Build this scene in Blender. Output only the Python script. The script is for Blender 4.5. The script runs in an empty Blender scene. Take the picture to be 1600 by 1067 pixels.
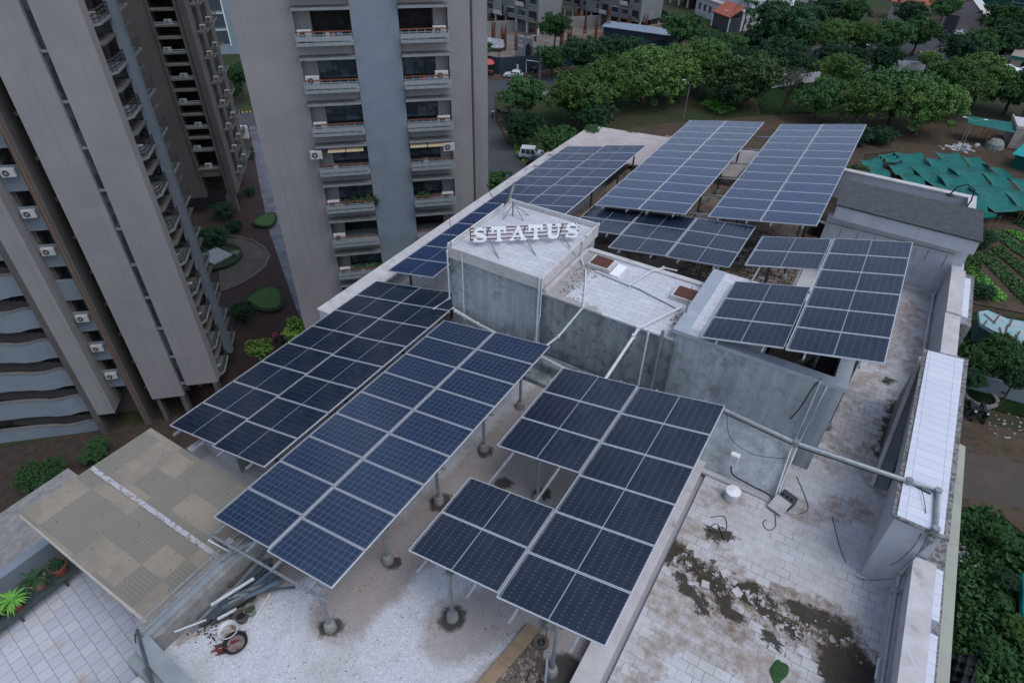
import bpy, math, random
import numpy as np
from mathutils import Vector, Matrix
random.seed(7); RNG = np.random.default_rng(7)
R_ = math.radians
sc = bpy.context.scene
C = sc.collection
# ------------------------------------------------------------------ camera
RC = np.array([[0.85267816, 0.33900178, -0.39751446], [0.52216433, -0.52844275, 0.66939725], [0.01686323, -0.77834829, -0.62760622]])
FPX = 991.18
CAMZ = 40.0
cam = bpy.data.objects.new("camera", bpy.data.cameras.new("camera")); C.objects.link(cam)
cam.data.sensor_width = 36; cam.data.lens = FPX / 1600 * 36
cam.data.clip_start = .1; cam.data.clip_end = 3000
m = Matrix.Identity(4)
for i in range(3):
    m[i][0] = RC[i, 0]; m[i][1] = -RC[i, 1]; m[i][2] = -RC[i, 2]
m[2][3] = CAMZ
cam.matrix_world = m
sc.camera = cam
# ------------------------------------------------------------------ overcast sky, soft sun, exposure
SUN_EL, SUN_AZ = R_(62), R_(95)
w = bpy.data.worlds.new("World"); sc.world = w; w.use_nodes = True
nt = w.node_tree; bg = nt.nodes['Background']
sky = nt.nodes.new('ShaderNodeTexSky'); sky.sky_type = 'NISHITA'; sky.sun_disc = False
sky.sun_elevation = SUN_EL; sky.sun_rotation = SUN_AZ; sky.dust_density = 1.2; sky.air_density = 1.0; sky.ozone_density = 1.0
hs = nt.nodes.new('ShaderNodeHueSaturation'); hs.inputs['Saturation'].default_value = .70
nt.links.new(sky.outputs[0], hs.inputs['Color']); nt.links.new(hs.outputs[0], bg.inputs[0]); bg.inputs[1].default_value = .15
sl = bpy.data.lights.new("sun", 'SUN'); sl.energy = .9; sl.angle = R_(35); sl.color = (.94, .97, 1)
so = bpy.data.objects.new("sun", sl); C.objects.link(so)
sd = Vector((math.sin(SUN_AZ) * math.cos(SUN_EL), math.cos(SUN_AZ) * math.cos(SUN_EL), math.sin(SUN_EL)))
so.rotation_euler = sd.to_track_quat('Z', 'Y').to_euler(); so.location = (0, 0, 80)
sc.view_settings.view_transform = 'Standard'; sc.view_settings.look = 'None'
sc.view_settings.exposure = .62; sc.view_settings.gamma = 1; sc.view_settings.use_curve_mapping = False
sc.cycles.max_bounces = 6; sc.cycles.diffuse_bounces = 3; sc.cycles.transparent_max_bounces = 4

# ------------------------------------------------------------------ helpers
def at(px, py, z):
    """world point at height z seen at pixel (px,py) of the 1600 wide survey photograph"""
    d = RC @ np.array([px - 800., py - 533.5, FPX]); t = (z - CAMZ) / d[2]
    return Vector((d[0] * t, d[1] * t, z))
def dist(p): return math.sqrt(p[0]**2 + p[1]**2 + (p[2] - CAMZ)**2)

class MB:
    def __init__(s): s.v = []; s.f = []; s.cuts = []
    def add(s, vs, fs):
        k = len(s.v); s.cuts.append((k, len(s.f))); s.v += [tuple(v) for v in vs]; s.f += [tuple(k + i for i in f) for f in fs]; return s
    def box(s, x0, x1, y0, y1, z0, z1):
        return s.add([(x0,y0,z0),(x1,y0,z0),(x1,y1,z0),(x0,y1,z0),(x0,y0,z1),(x1,y0,z1),(x1,y1,z1),(x0,y1,z1)],
                     [(0,3,2,1),(4,5,6,7),(0,1,5,4),(1,2,6,5),(2,3,7,6),(3,0,4,7)])
    def prism(s, poly, z0, z1):
        n = len(poly); lo = z0 if callable(z0) else (lambda p: z0); hi = z1 if callable(z1) else (lambda p: z1)
        vs = [(p[0], p[1], lo(p)) for p in poly] + [(p[0], p[1], hi(p)) for p in poly]
        return s.add(vs, [tuple(reversed(range(n))), tuple(range(n, 2*n))] + [(i, (i+1) % n, n+(i+1) % n, n+i) for i in range(n)])
    def bar(s, a, b, w, h=None):
        """square bar from a to b"""
        h = h or w; a = Vector(a); b = Vector(b); d = (b-a).normalized()
        up = Vector((0,0,1)) if abs(d.z) < .9 else Vector((0,1,0))
        x = d.cross(up).normalized() * w/2; y = d.cross(x.normalized()).normalized() * h/2
        vs = [a-x-y, a+x-y, a+x+y, a-x+y, b-x-y, b+x-y, b+x+y, b-x+y]
        return s.add(vs, [(0,3,2,1),(4,5,6,7),(0,1,5,4),(1,2,6,5),(2,3,7,6),(3,0,4,7)])
    def cone(s, a, b, r0, r1, n=10, cap=True):
        a = Vector(a); b = Vector(b); d = (b-a).normalized()
        up = Vector((0,0,1)) if abs(d.z) < .9 else Vector((0,1,0))
        x = d.cross(up).normalized(); y = d.cross(x).normalized(); vs = []
        for c, r in ((a, r0), (b, r1)):
            for i in range(n):
                t = 2*math.pi*i/n; vs.append(c + x*math.cos(t)*r + y*math.sin(t)*r)
        fs = [(i, (i+1) % n, n+(i+1) % n, n+i) for i in range(n)]
        if cap: fs += [tuple(reversed(range(n))), tuple(range(n, 2*n))]
        return s.add(vs, fs)
    def tube(s, pts, r, n=8):
        pts = [Vector(p) for p in pts]; k = len(pts); rings = []
        rr = r if isinstance(r, (list, tuple)) else [r]*k
        for i, p in enumerate(pts):
            d = (pts[min(i+1, k-1)] - pts[max(i-1, 0)]).normalized()
            up = Vector((0,0,1)) if abs(d.z) < .95 else Vector((0,1,0))
            x = d.cross(up).normalized(); y = d.cross(x).normalized()
            rings.append([p + x*math.cos(2*math.pi*j/n)*rr[i] + y*math.sin(2*math.pi*j/n)*rr[i] for j in range(n)])
        vs = [q for rg in rings for q in rg]; fs = []
        for i in range(k-1):
            for j in range(n): fs.append((i*n+j, i*n+(j+1) % n, (i+1)*n+(j+1) % n, (i+1)*n+j))
        fs += [tuple(reversed(range(n))), tuple(range((k-1)*n, k*n))]
        return s.add(vs, fs)
    def lathe(s, prof, c=(0,0,0), n=20):
        vs = []; k = len(prof)
        for r, z in prof:
            for j in range(n):
                t = 2*math.pi*j/n; vs.append((c[0]+r*math.cos(t), c[1]+r*math.sin(t), c[2]+z))
        fs = [(i*n+j, i*n+(j+1) % n, (i+1)*n+(j+1) % n, (i+1)*n+j) for i in range(k-1) for j in range(n)]
        fs += [tuple(reversed(range(n))), tuple(range((k-1)*n, k*n))]
        return s.add(vs, fs)
    def grid(s, fn, nu, nv, thick=0):
        P = [[Vector(fn(i/nu, j/nv)) for j in range(nv+1)] for i in range(nu+1)]
        vs = [P[i][j] for i in range(nu+1) for j in range(nv+1)]; W = nv+1
        fs = [(i*W+j, (i+1)*W+j, (i+1)*W+j+1, i*W+j+1) for i in range(nu) for j in range(nv)]
        if thick:
            n = len(vs); vs = vs + [v - Vector((0,0,thick)) for v in vs]
            fs = fs + [tuple(n+i for i in reversed(f)) for f in fs]
        return s.add(vs, fs)
    def each(s, name, mat, parent=None, part=None, **kw):
        out = []
        for i, (v0, f0) in enumerate(s.cuts):
            v1, f1 = s.cuts[i+1] if i+1 < len(s.cuts) else (len(s.v), len(s.f)); q = MB(); q.v = s.v[v0:v1]; q.f = [tuple(j-v0 for j in f) for f in s.f[f0:f1]]
            o = q.build(name, mat, parent, **kw)
            if part is not None: o.parent = part
            out.append(o)
        return out
    def build(s, name, mat, parent=None, smooth=False, loc=None, rot=None, bevel=0):
        me = bpy.data.meshes.new(name); me.from_pydata(s.v, [], s.f); me.update()
        o = bpy.data.objects.new(name, me); C.objects.link(o)
        if mat: me.materials.append(mat)
        if smooth: me.polygons.foreach_set('use_smooth', [True]*len(me.polygons))
        if parent is not None:
            o.parent = parent
            if loc is None:      # geometry was given in world (or the thing's local) coordinates
                q = parent
                if q.get('worldgeo'): o.location = -Vector(q['origin'])
        if loc is not None: o.location = loc
        if rot is not None: o.rotation_euler = rot
        if bevel:
            b = o.modifiers.new('bevel', 'BEVEL'); b.width = bevel; b.segments = 2; b.limit_method = 'ANGLE'
        return o

def tag(o, label=None, cat=None, group=None, kind=None):
    if label: o['label'] = label
    if cat: o['category'] = cat
    if group: o['group'] = group
    if kind: o['kind'] = kind
    return o
def thing(name, label, cat, loc=(0,0,0), rz=0, group=None, world=False):
    """world=True: the parts' meshes are written in world coordinates"""
    o = bpy.data.objects.new(name, None); C.objects.link(o); o.empty_display_size = .2
    o.location = loc; o.rotation_euler = (0, 0, rz)
    if world: o['worldgeo'] = 1; o['origin'] = tuple(loc)
    return tag(o, label, cat, group)
def sub(mb, name, mat, part, **k):
    """sub-part: same local frame as its part"""
    o = mb.build(name, mat, None, **k); o.parent = part; return o
def struct(mb, name, mat): return tag(mb.build(name, mat), kind='structure')
def copy_tree(o, parent=None):
    c = o.copy(); C.objects.link(c); c.parent = parent
    for ch in [q for q in KIDS.get(o.name, [])]: copy_tree(ch, c)
    return c
KIDS = {}
def index_kids(root):
    KIDS[root.name] = list(root.children)
    for ch in root.children: index_kids(ch)

# ------------------------------------------------------------------ materials
def mat(name, col, rough=.8, col2=None, scale=3., detail=4, stretch=(1,1,1), bump=0, bscale=None, metal=0, spec=.3, lo=.35, hi=.65, coord='Object', dirt=None, dscale=.6, dlo=.5, dhi=.75):
    M = bpy.data.materials.new(name); M.use_nodes = True; n = M.node_tree; L = n.links
    b = n.nodes['Principled BSDF']; b.inputs['Roughness'].default_value = rough; b.inputs['Metallic'].default_value = metal
    b.inputs['Specular IOR Level'].default_value = spec
    b.inputs['Base Color'].default_value = (*col, 1)
    if col2 is None and not bump and dirt is None: return M
    tc = n.nodes.new('ShaderNodeTexCoord'); mp = n.nodes.new('ShaderNodeMapping'); mp.inputs['Scale'].default_value = stretch
    L.new(tc.outputs[coord], mp.inputs[0]); M['x'] = 1
    out = None
    if col2 is not None:
        out = ramp_mix(n, mp.outputs[0], scale, detail, lo, hi, (*col, 1), (*col2, 1))
    if dirt is not None:
        nz = n.nodes.new('ShaderNodeTexNoise'); nz.inputs['Scale'].default_value = dscale; nz.inputs['Detail'].default_value = 8; nz.inputs['Roughness'].default_value = .65
        L.new(mp.outputs[0], nz.inputs['Vector'])
        mr = n.nodes.new('ShaderNodeMapRange'); mr.inputs[1].default_value = dlo; mr.inputs[2].default_value = dhi; L.new(nz.outputs[0], mr.inputs[0])
        mx = n.nodes.new('ShaderNodeMix'); mx.data_type = 'RGBA'; L.new(mr.outputs[0], mx.inputs[0])
        if out is not None: L.new(out, mx.inputs[6])
        else: mx.inputs[6].default_value = (*col, 1)
        mx.inputs[7].default_value = (*dirt, 1); out = mx.outputs[2]
    if out is not None: L.new(out, b.inputs['Base Color'])
    if bump:
        nz = n.nodes.new('ShaderNodeTexNoise'); nz.inputs['Scale'].default_value = bscale or scale*4; nz.inputs['Detail'].default_value = 5
        L.new(mp.outputs[0], nz.inputs['Vector'])
        bp = n.nodes.new('ShaderNodeBump'); bp.inputs['Strength'].default_value = bump; bp.inputs['Distance'].default_value = .05
        L.new(nz.outputs[0], bp.inputs['Height']); L.new(bp.outputs[0], b.inputs['Normal'])
    return M
def ramp_mix(n, vec, scale, detail, lo, hi, c1, c2, rough=.6):
    L = n.links
    nz = n.nodes.new('ShaderNodeTexNoise'); nz.inputs['Scale'].default_value = scale; nz.inputs['Detail'].default_value = detail; nz.inputs['Roughness'].default_value = rough
    L.new(vec, nz.inputs['Vector'])
    mr = n.nodes.new('ShaderNodeMapRange'); mr.inputs[1].default_value = lo; mr.inputs[2].default_value = hi; L.new(nz.outputs[0], mr.inputs[0])
    mx = n.nodes.new('ShaderNodeMix'); mx.data_type = 'RGBA'; L.new(mr.outputs[0], mx.inputs[0])
    for k, c in ((6, c1), (7, c2)):
        if isinstance(c, tuple): mx.inputs[k].default_value = c
        else: L.new(c, mx.inputs[k])
    return mx.outputs[2]
class NB:
    """small node-graph builder for the surfaces that need more than noise"""
    def __init__(s, name, rough=.7, spec=.3):
        s.M = bpy.data.materials.new(name); s.M.use_nodes = True; s.n = s.M.node_tree; s.L = s.n.links
        s.b = s.n.nodes['Principled BSDF']; s.b.inputs['Roughness'].default_value = rough; s.b.inputs['Specular IOR Level'].default_value = spec
        s.tc = s.n.nodes.new('ShaderNodeTexCoord'); s.P = s.tc.outputs['Object']
    def set(s, i, v):
        if isinstance(v, bpy.types.NodeSocket): s.L.new(v, i)
        elif isinstance(v, tuple) and len(v) == 3 and i.type == 'RGBA': i.default_value = (*v, 1)
        else: i.default_value = v
    def m(s, op, a, b=0., c=None, clamp=False):
        q = s.n.nodes.new('ShaderNodeMath'); q.operation = op; q.use_clamp = clamp; s.set(q.inputs[0], a); s.set(q.inputs[1], b)
        if c is not None: s.set(q.inputs[2], c)
        return q.outputs[0]
    def vm(s, op, a, b=(0,0,0), scale=None):
        q = s.n.nodes.new('ShaderNodeVectorMath'); q.operation = op; s.set(q.inputs[0], a)
        if op not in ('LENGTH',): s.set(q.inputs[1], b)
        if scale is not None: s.set(q.inputs['Scale'], scale)
        return q.outputs['Value'] if op in ('LENGTH', 'DOT_PRODUCT', 'DISTANCE') else q.outputs[0]
    def xyz(s, v): 
        q = s.n.nodes.new('ShaderNodeSeparateXYZ'); s.L.new(v, q.inputs[0]); return q.outputs
    def noise(s, scale, detail=5, rough=.6, vec=None, color=False):
        q = s.n.nodes.new('ShaderNodeTexNoise'); q.inputs['Scale'].default_value = scale; q.inputs['Detail'].default_value = detail; q.inputs['Roughness'].default_value = rough
        s.L.new(vec or s.P, q.inputs['Vector']); return q.outputs[1] if color else q.outputs[0]
    def mr(s, v, a, b, c=0., d=1.):
        q = s.n.nodes.new('ShaderNodeMapRange'); s.set(q.inputs[0], v)
        for i, k in enumerate((a, b, c, d)): s.set(q.inputs[i+1], k)
        return q.outputs[0]
    def mix(s, f, a, b, mode='MIX'):
        q = s.n.nodes.new('ShaderNodeMix'); q.data_type = 'RGBA'; q.blend_type = mode; s.set(q.inputs[0], f); s.set(q.inputs[6], a); s.set(q.inputs[7], b); return q.outputs[2]
    def scale(s, sc_, vec=None, rot=(0,0,0), loc=(0,0,0)):
        q = s.n.nodes.new('ShaderNodeMapping'); q.inputs['Scale'].default_value = sc_; q.inputs['Rotation'].default_value = rot; q.inputs['Location'].default_value = loc
        s.L.new(vec or s.P, q.inputs[0]); return q.outputs[0]
    def brick(s, w, h, mortar, c1, c2, cm, vec=None, off=.5):
        q = s.n.nodes.new('ShaderNodeTexBrick'); q.offset = off; q.inputs['Scale'].default_value = 1
        q.inputs['Brick Width'].default_value = w; q.inputs['Row Height'].default_value = h; q.inputs['Mortar Size'].default_value = mortar; q.inputs['Mortar Smooth'].default_value = .3
        for k, c in (('Color1', c1), ('Color2', c2), ('Mortar', cm)): s.set(q.inputs[k], c)
        s.L.new(vec or s.P, q.inputs['Vector']); return q.outputs['Color'], q.outputs['Fac']
    def capsules(s, segs, warp=.25, wscale=2.5, tile=None, ta=.35):
        """union mask (1 inside) of soft capsules (x0,y0,x1,y1,r) in the ground plane, edges broken by noise"""
        nz = s.noise(wscale, 8, .74, color=True); off = s.vm('SCALE', s.vm('SUBTRACT', nz, (.5,.5,.5)), scale=warp*3)
        p = s.vm('MULTIPLY', s.vm('ADD', s.P, off), (1,1,0)); out = None
        for x0, y0, x1, y1, r in segs:
            a = Vector((x0, y0, 0)); d = Vector((x1-x0, y1-y0, 0)); l2 = max(d.length_squared, 1e-4)
            pa = s.vm('SUBTRACT', p, tuple(a)); h = s.m('DIVIDE', s.vm('DOT_PRODUCT', pa, tuple(d)), l2, clamp=True)
            e = s.vm('LENGTH', s.vm('SUBTRACT', pa, s.vm('SCALE', tuple(d), scale=h)))
            if tile is not None: e = s.m('ADD', e, s.m('MULTIPLY', s.m('SUBTRACT', tile, .5), r*ta))
            k = s.mr(e, r*1.1, r*.72)
            out = k if out is None else s.m('MAXIMUM', out, k)
        return out
    def bump(s, h, strength=.3, d=.02):
        q = s.n.nodes.new('ShaderNodeBump'); q.inputs['Strength'].default_value = strength; q.inputs['Distance'].default_value = d
        s.L.new(h, q.inputs['Height']); s.L.new(q.outputs[0], s.b.inputs['Normal'])
    def done(s, col): s.set(s.b.inputs['Base Color'], col); return s.M

F = 26.2      # main terrace
FW = 25.0     # lower strip on the west side
# china mosaic terrace
n = NB('china_mosaic', .6)
vo = n.n.nodes.new('ShaderNodeTexVoronoi'); vo.feature = 'DISTANCE_TO_EDGE'; vo.inputs['Scale'].default_value = 24; n.L.new(n.P, vo.inputs['Vector'])
vc = n.n.nodes.new('ShaderNodeTexVoronoi'); vc.inputs['Scale'].default_value = 24; n.L.new(n.P, vc.inputs['Vector'])
cell = n.mix(n.xyz(vc.outputs['Color'])[0], (.43,.44,.475), (.53,.54,.57))
edge = n.mr(vo.outputs['Distance'], 0., .10)
c = n.mix(edge, (.30,.295,.31), cell)
c = n.mix(n.mr(n.noise(.9, 8, .65), .52, .68, 0., .45), c, (.30,.27,.25))
soil = n.capsules([(-6.9,4.5,-6.2,13,.85), (-4.8,9.2,-4.2,12.5,1.0), (-8.9,4.3,-8.0,5.6,.55), (-6.2,9,-3.5,13.5,.9), (-9.5,2.2,-8.6,4.6,.28), (-9.3,6,-9.6,13,.6)], .3, 1.7)  # soil stains, this and the next, also painting contact shade under the arrays
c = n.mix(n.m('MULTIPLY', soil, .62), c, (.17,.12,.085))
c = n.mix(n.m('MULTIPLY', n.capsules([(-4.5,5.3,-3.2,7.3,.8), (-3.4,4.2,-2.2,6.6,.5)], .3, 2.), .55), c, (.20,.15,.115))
c = n.mix(n.m('MULTIPLY', n.m('MULTIPLY', n.mr(n.noise(13, 4, .7), .60, .66), n.mr(n.noise(1.1, 4), .48, .6)), .75), c, (.05,.04,.03))
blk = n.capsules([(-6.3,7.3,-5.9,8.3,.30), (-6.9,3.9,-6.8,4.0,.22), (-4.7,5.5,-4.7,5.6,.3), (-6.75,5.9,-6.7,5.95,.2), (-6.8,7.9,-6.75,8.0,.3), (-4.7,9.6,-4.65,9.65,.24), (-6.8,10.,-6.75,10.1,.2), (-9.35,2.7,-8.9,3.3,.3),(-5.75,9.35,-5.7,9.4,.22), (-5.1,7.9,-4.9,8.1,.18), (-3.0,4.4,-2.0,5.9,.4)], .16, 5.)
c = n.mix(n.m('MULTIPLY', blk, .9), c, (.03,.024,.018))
n.bump(edge, .12, .003)
M_MOSAIC = n.done(c)
# right terrace: square tiles, deep stains and the missing band
n = NB('terrace_tile', .6)
tv = n.scale((1,1,1))
bc, bf = n.brick(.34, .24, .005, (.43,.435,.46), (.48,.48,.50), (.27,.25,.245), tv)
c = n.mix(n.mr(n.noise(.8, 7, .7),   .44, .70, 0, .6), bc, (.31,.275,.25))
c = n.mix(n.mr(n.noise(3.1, 8, .75), .52, .72, 0, .5), c, (.24,.205,.18))
tr_, _t = n.brick(.34, .24, .006, (0.,0.,0.), (1.,1.,1.), (.8,.8,.8), tv); tr_ = n.xyz(tr_)[0]
gm = n.m('MULTIPLY', bf, n.mr(n.noise(1.1, 5), .50, .62))
c = n.mix(gm, c, (.08,.05,.035))
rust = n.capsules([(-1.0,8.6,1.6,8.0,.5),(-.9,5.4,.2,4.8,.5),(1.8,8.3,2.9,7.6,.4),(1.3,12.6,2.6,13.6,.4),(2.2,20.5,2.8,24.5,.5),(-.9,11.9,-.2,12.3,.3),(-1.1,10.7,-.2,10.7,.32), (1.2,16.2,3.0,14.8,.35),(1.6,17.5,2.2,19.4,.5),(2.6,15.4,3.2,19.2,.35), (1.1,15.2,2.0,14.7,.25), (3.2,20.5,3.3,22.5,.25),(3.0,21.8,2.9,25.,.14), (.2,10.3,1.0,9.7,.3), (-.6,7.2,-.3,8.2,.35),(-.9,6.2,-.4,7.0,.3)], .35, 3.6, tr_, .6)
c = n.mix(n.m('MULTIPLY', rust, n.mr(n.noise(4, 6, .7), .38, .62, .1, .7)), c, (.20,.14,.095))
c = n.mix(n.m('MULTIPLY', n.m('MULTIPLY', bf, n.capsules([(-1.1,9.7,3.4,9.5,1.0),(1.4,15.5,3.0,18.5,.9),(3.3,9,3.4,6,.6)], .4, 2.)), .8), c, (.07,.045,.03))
damp = n.capsules([(-1.1,9.75,1.2,9.45,.42), (.8,9.6,3.3,9.4,.55), (3.0,9.6,3.5,7.6,.55), (3.4,8.0,3.4,5.5,.42), (.0,9.3,.9,8.8,.35),(1.5,10.2,2.9,10.2,.28)], .40, 3.6, tr_, .6)
c = n.mix(n.m('MULTIPLY', damp, n.mr(n.noise(5, 6, .7), .36, .60, .25, .9)), c, (.15,.10,.062))
mud = n.capsules([(-1.1,9.8,.1,9.55,.30), (-.7,9.3,.1,8.75,.18), (.1,9.6,.6,9.0,.25),(.55,9.75,1.2,9.75,.26), (1.2,9.5,2.0,9.35,.18), (1.9,9.95,2.8,9.8,.34), (2.7,9.5,3.5,9.3,.3), (3.2,9.4,3.45,8.4,.42), (3.4,8.6,3.5,5.5,.34), (2.8,9.3,3.0,8.2,.3),(1.5,8.9,1.7,8.8,.15), (-.35,10.9,-.1,11.0,.22),(2.95,16.0,3.1,18.4,.26),(2.6,19.5,2.7,19.6,.2)], .3, 5.5, tr_, .7)
c = n.mix(n.m('MULTIPLY', mud, .95), c, (.026,.021,.011))
spk = n.noise(9, 3, .7); c = n.mix(n.mr(spk, .70, .74, 0, .6), c, (.06,.045,.04))
n.bump(n.m('SUBTRACT', 1., bf), .4, .006)
M_TILE = n.done(c)
# roof tiles of the stair blocks
n = NB('roof_tile', .6)
bc, bf = n.brick(.42, .21, .006, (.42,.43,.465), (.49,.495,.53), (.24,.235,.25))
c = n.mix(n.mr(n.noise(1.3, 7, .7), .5, .75, 0, .45), bc, (.33,.27,.25))
c = n.mix(n.m('MULTIPLY', n.capsules([(-7.1,14.4,-7.1,17.2,.38), (-6.9,14.4,-5.7,14.35,.22), (-3.45,15.6,-3.35,14.6,.18)], .3, 4), .55), c, (.15,.12,.10))
c = n.mix(n.mr(n.noise(14, 3, .8), .70, .75, 0, .7), c, (.09,.06,.05))
M_RTILE = n.done(c)
n = NB('sheet_tile', .55)
bc, bf = n.brick(.62, .28, .006, (.50,.52,.60), (.54,.56,.63), (.28,.28,.32), off=.0)
M_CTILE = n.done(n.mix(n.mr(n.noise(1.5, 7, .7), .52, .75, 0, .25), bc, (.38,.36,.38)))
# left lower terrace
n = NB('lower_tile', .6)
bc, bf = n.brick(.32, .32, .008, (.40,.415,.47), (.47,.475,.52), (.20,.18,.18), n.scale((1,1,1), rot=(0,0,R_(8))), .5)
c = n.mix(n.mr(n.noise(1., 7, .7), .55, .7, 0, .6), bc, (.33,.24,.17))
c = n.mix(n.mr(n.noise(2.3, 7, .7), .66, .72, 0, .7), c, (.22,.13,.06))
M_LTILE = n.done(c)
# weathered grey render with run marks
n = NB('weathered_render', .85)
st = n.noise(1.0, 6, .7, n.scale((3.2, 3.2, .28))); st2 = n.noise(1.0, 5, .6, n.scale((9, 9, .5)))
c = n.mix(n.mr(st, .36, .64), (.21,.235,.26), (.33,.36,.385))
c = n.mix(n.mr(st2, .5, .7, 0, .5), c, (.38,.41,.44))
bl = n.noise(2.2, 9, .75); zz = n.xyz(n.P)[2]
c = n.mix(n.m('MULTIPLY', n.mr(bl, .46, .60), n.mr(n.noise(.7, 3), .42, .58, .15, .85)), c, (.135,.148,.16))
n.bump(n.noise(30, 4), .12, .01)
M_RENDER = n.done(c)
n = NB('weathered_dark', .85)
c = n.mix(n.mr(n.noise(1., 6, .7, n.scale((2.5,2.5,.6))), .38, .62), (.13,.145,.16), (.235,.255,.275))
c = n.mix(n.m('MULTIPLY', n.mr(n.noise(3., 9, .75), .5, .62), .7), c, (.06,.066,.072))
M_RENDERD = n.done(c)
M_WHITEWALL = mat('white_wall', (.44,.45,.50), .8, (.36,.37,.41), 1.2, 6, (1,1,.5), dirt=(.25,.24,.24), dscale=1.4, dlo=.58, dhi=.8)
M_COPING = mat('coping', (.47,.45,.46), .8, (.38,.36,.36), 2.5, 6, dirt=(.2,.17,.16), dscale=2.2, dlo=.58, dhi=.75)
M_CONC = mat('concrete', (.24,.235,.225), .9, (.16,.155,.15), 4, 6, bump=.3)
M_CONCD = mat('concrete_dark', (.12,.115,.105), .9, (.06,.055,.05), 5, 6, bump=.3)
M_ROUGHEDGE = mat('broken_edge', (.22,.21,.21), .95, (.10,.095,.095), 9, 6, lo=.45, hi=.55, bump=.6)
def tower_mat(name, c1, c2, c3):
    n = NB(name, .85); c = n.mix(n.mr(n.noise(.35, 6, .6), .38, .62), c1, c2)
    st = n.noise(1., 6, .7, n.scale((2.6, 2.6, .07))); c = n.mix(n.mr(st, .52, .70, 0, .45), c, c3)
    st = n.noise(1., 7, .75, n.scale((9, 9, .25))); c = n.mix(n.mr(st, .58, .72, 0, .2), c, tuple(x*1.2 for x in c1))
    zz = n.m('FRACT', n.m('DIVIDE', n.m('ADD', n.xyz(n.P)[2], .35), 1.41)); c = n.mix(n.mr(zz, .012, .0, 0, .35), c, c3)
    n.bump(n.noise(18, 5), .15, .01); return n.done(c)
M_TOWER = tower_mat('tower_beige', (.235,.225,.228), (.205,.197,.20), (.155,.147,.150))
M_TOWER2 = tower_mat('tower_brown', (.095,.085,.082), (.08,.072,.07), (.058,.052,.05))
M_BLUE = mat('blue_render', (.16,.19,.228), .8, (.175,.205,.24), .5, 5, dirt=(.13,.155,.188), dscale=.7, dlo=.5, dhi=.8)
M_SLAB = mat('slab_blue', (.22,.245,.26), .85, (.18,.195,.205), 3, 5)
M_SLABTOP = mat('ledge_grey', (.15,.143,.138), .9, (.10,.094,.088), 3, 6)
M_GLASS = mat('window_glass', (.03,.038,.05), .06, (.07,.08,.095), 1.1, 3, spec=.9, lo=.5, hi=.56)  # lighter patches in the glass colour stand in for reflections
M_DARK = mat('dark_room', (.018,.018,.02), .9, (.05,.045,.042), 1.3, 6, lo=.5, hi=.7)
M_RAIL = mat('railing_grey', (.22,.24,.255), .6)
M_RAILD = mat('railing_dark', (.05,.052,.055), .7)
M_BROWN = mat('brown_handrail', (.15,.055,.035), .6)
M_AC = mat('ac_case', (.42,.42,.41), .6, (.36,.35,.34), 4)
M_ACF = mat('ac_fan', (.06,.06,.062), .7)
M_AWN = mat('awning', (.42,.33,.20), .85, (.36,.27,.17), 6)
M_STEP = mat('dark_steps', (.04,.038,.038), .9)
M_STEEL = mat('galvanised', (.27,.29,.31), .45, (.20,.215,.23), 8, metal=.5)
M_STEELD = mat('dark_steel', (.075,.085,.095), .5, (.055,.06,.07), 6, metal=.3)
M_ALU = mat('aluminium', (.58,.60,.64), .35, metal=.35)
M_PVC = mat('white_pipe', (.52,.54,.56), .5, (.44,.45,.47), 5)
M_WHITE = mat('white_paint', (.74,.75,.77), .6, (.68,.68,.70), 4)
M_RUST = mat('rust', (.16,.06,.035), .9, (.09,.035,.02), 12)
M_REDP = mat('rusty_lid', (.10,.035,.025), .8, (.065,.022,.016), 9)
M_BLACK = mat('black_plastic', (.015,.016,.018), .6)
M_CABLE = mat('cable', (.02,.02,.022), .6)
M_CREAM = mat('cream_wall', (.40,.36,.31), .85, (.33,.29,.25), 2)
M_RED = mat('red_tile', (.33,.095,.06), .8, (.24,.07,.045), 3)
M_TRUNK = mat('bark', (.075,.058,.045), .95, (.045,.035,.028), 8)
M_WOOD = mat('plywood', (.28,.205,.13), .8, (.21,.15,.10), 3, stretch=(1,4,1))
M_ASPH = mat('asphalt', (.050,.053,.060), .9, (.038,.040,.046), .25, 6, dirt=(.07,.058,.05), dscale=.12, dlo=.55, dhi=.75, bump=.2, bscale=30)
M_BTAR = mat('bitumen', (.042,.045,.05), .85, (.06,.063,.069), 4, 8, lo=.4, hi=.6)
M_TEAL = mat('teal_net', (.0,.125,.108), .75, (.004,.085,.075), 1.6, 7, dirt=(.02,.06,.05), dscale=.6, dlo=.5, dhi=.72)
M_TEALT = mat('turquoise_tarp', (.0,.26,.24), .6, (.0,.20,.19), 2)
M_PALE = mat('pale_tarp', (.24,.37,.38), .6, (.18,.29,.31), 1.2, dirt=(.33,.32,.33), dscale=1, dlo=.5, dhi=.65)
M_NAVY = mat('navy_sheet', (.022,.04,.06), .7, (.016,.028,.045), 3, stretch=(6,6,.2))
M_TAR = mat('black_tarp', (.013,.015,.018), .45, bump=1, bscale=3)
M_CARW = mat('car_white', (.52,.54,.56), .25, spec=.5)
M_CARB = mat('car_black', (.012,.014,.018), .2, spec=.5)
M_CARG = mat('car_silver', (.28,.30,.33), .3, spec=.5)
M_TYRE = mat('tyre', (.012,.012,.012), .9)
M_LAMPR = mat('tail_light', (.25,.02,.015), .4)
M_LAMPW = mat('head_light', (.5,.5,.5), .2)
M_SKIN = mat('skin', (.16,.09,.06), .6)
M_HAIR = mat('hair', (.01,.009,.008), .6)
M_POT = mat('terracotta', (.28,.085,.06), .8, (.2,.06,.045), 6)
M_POTD = mat('dark_pot', (.05,.055,.06), .8)
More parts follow.
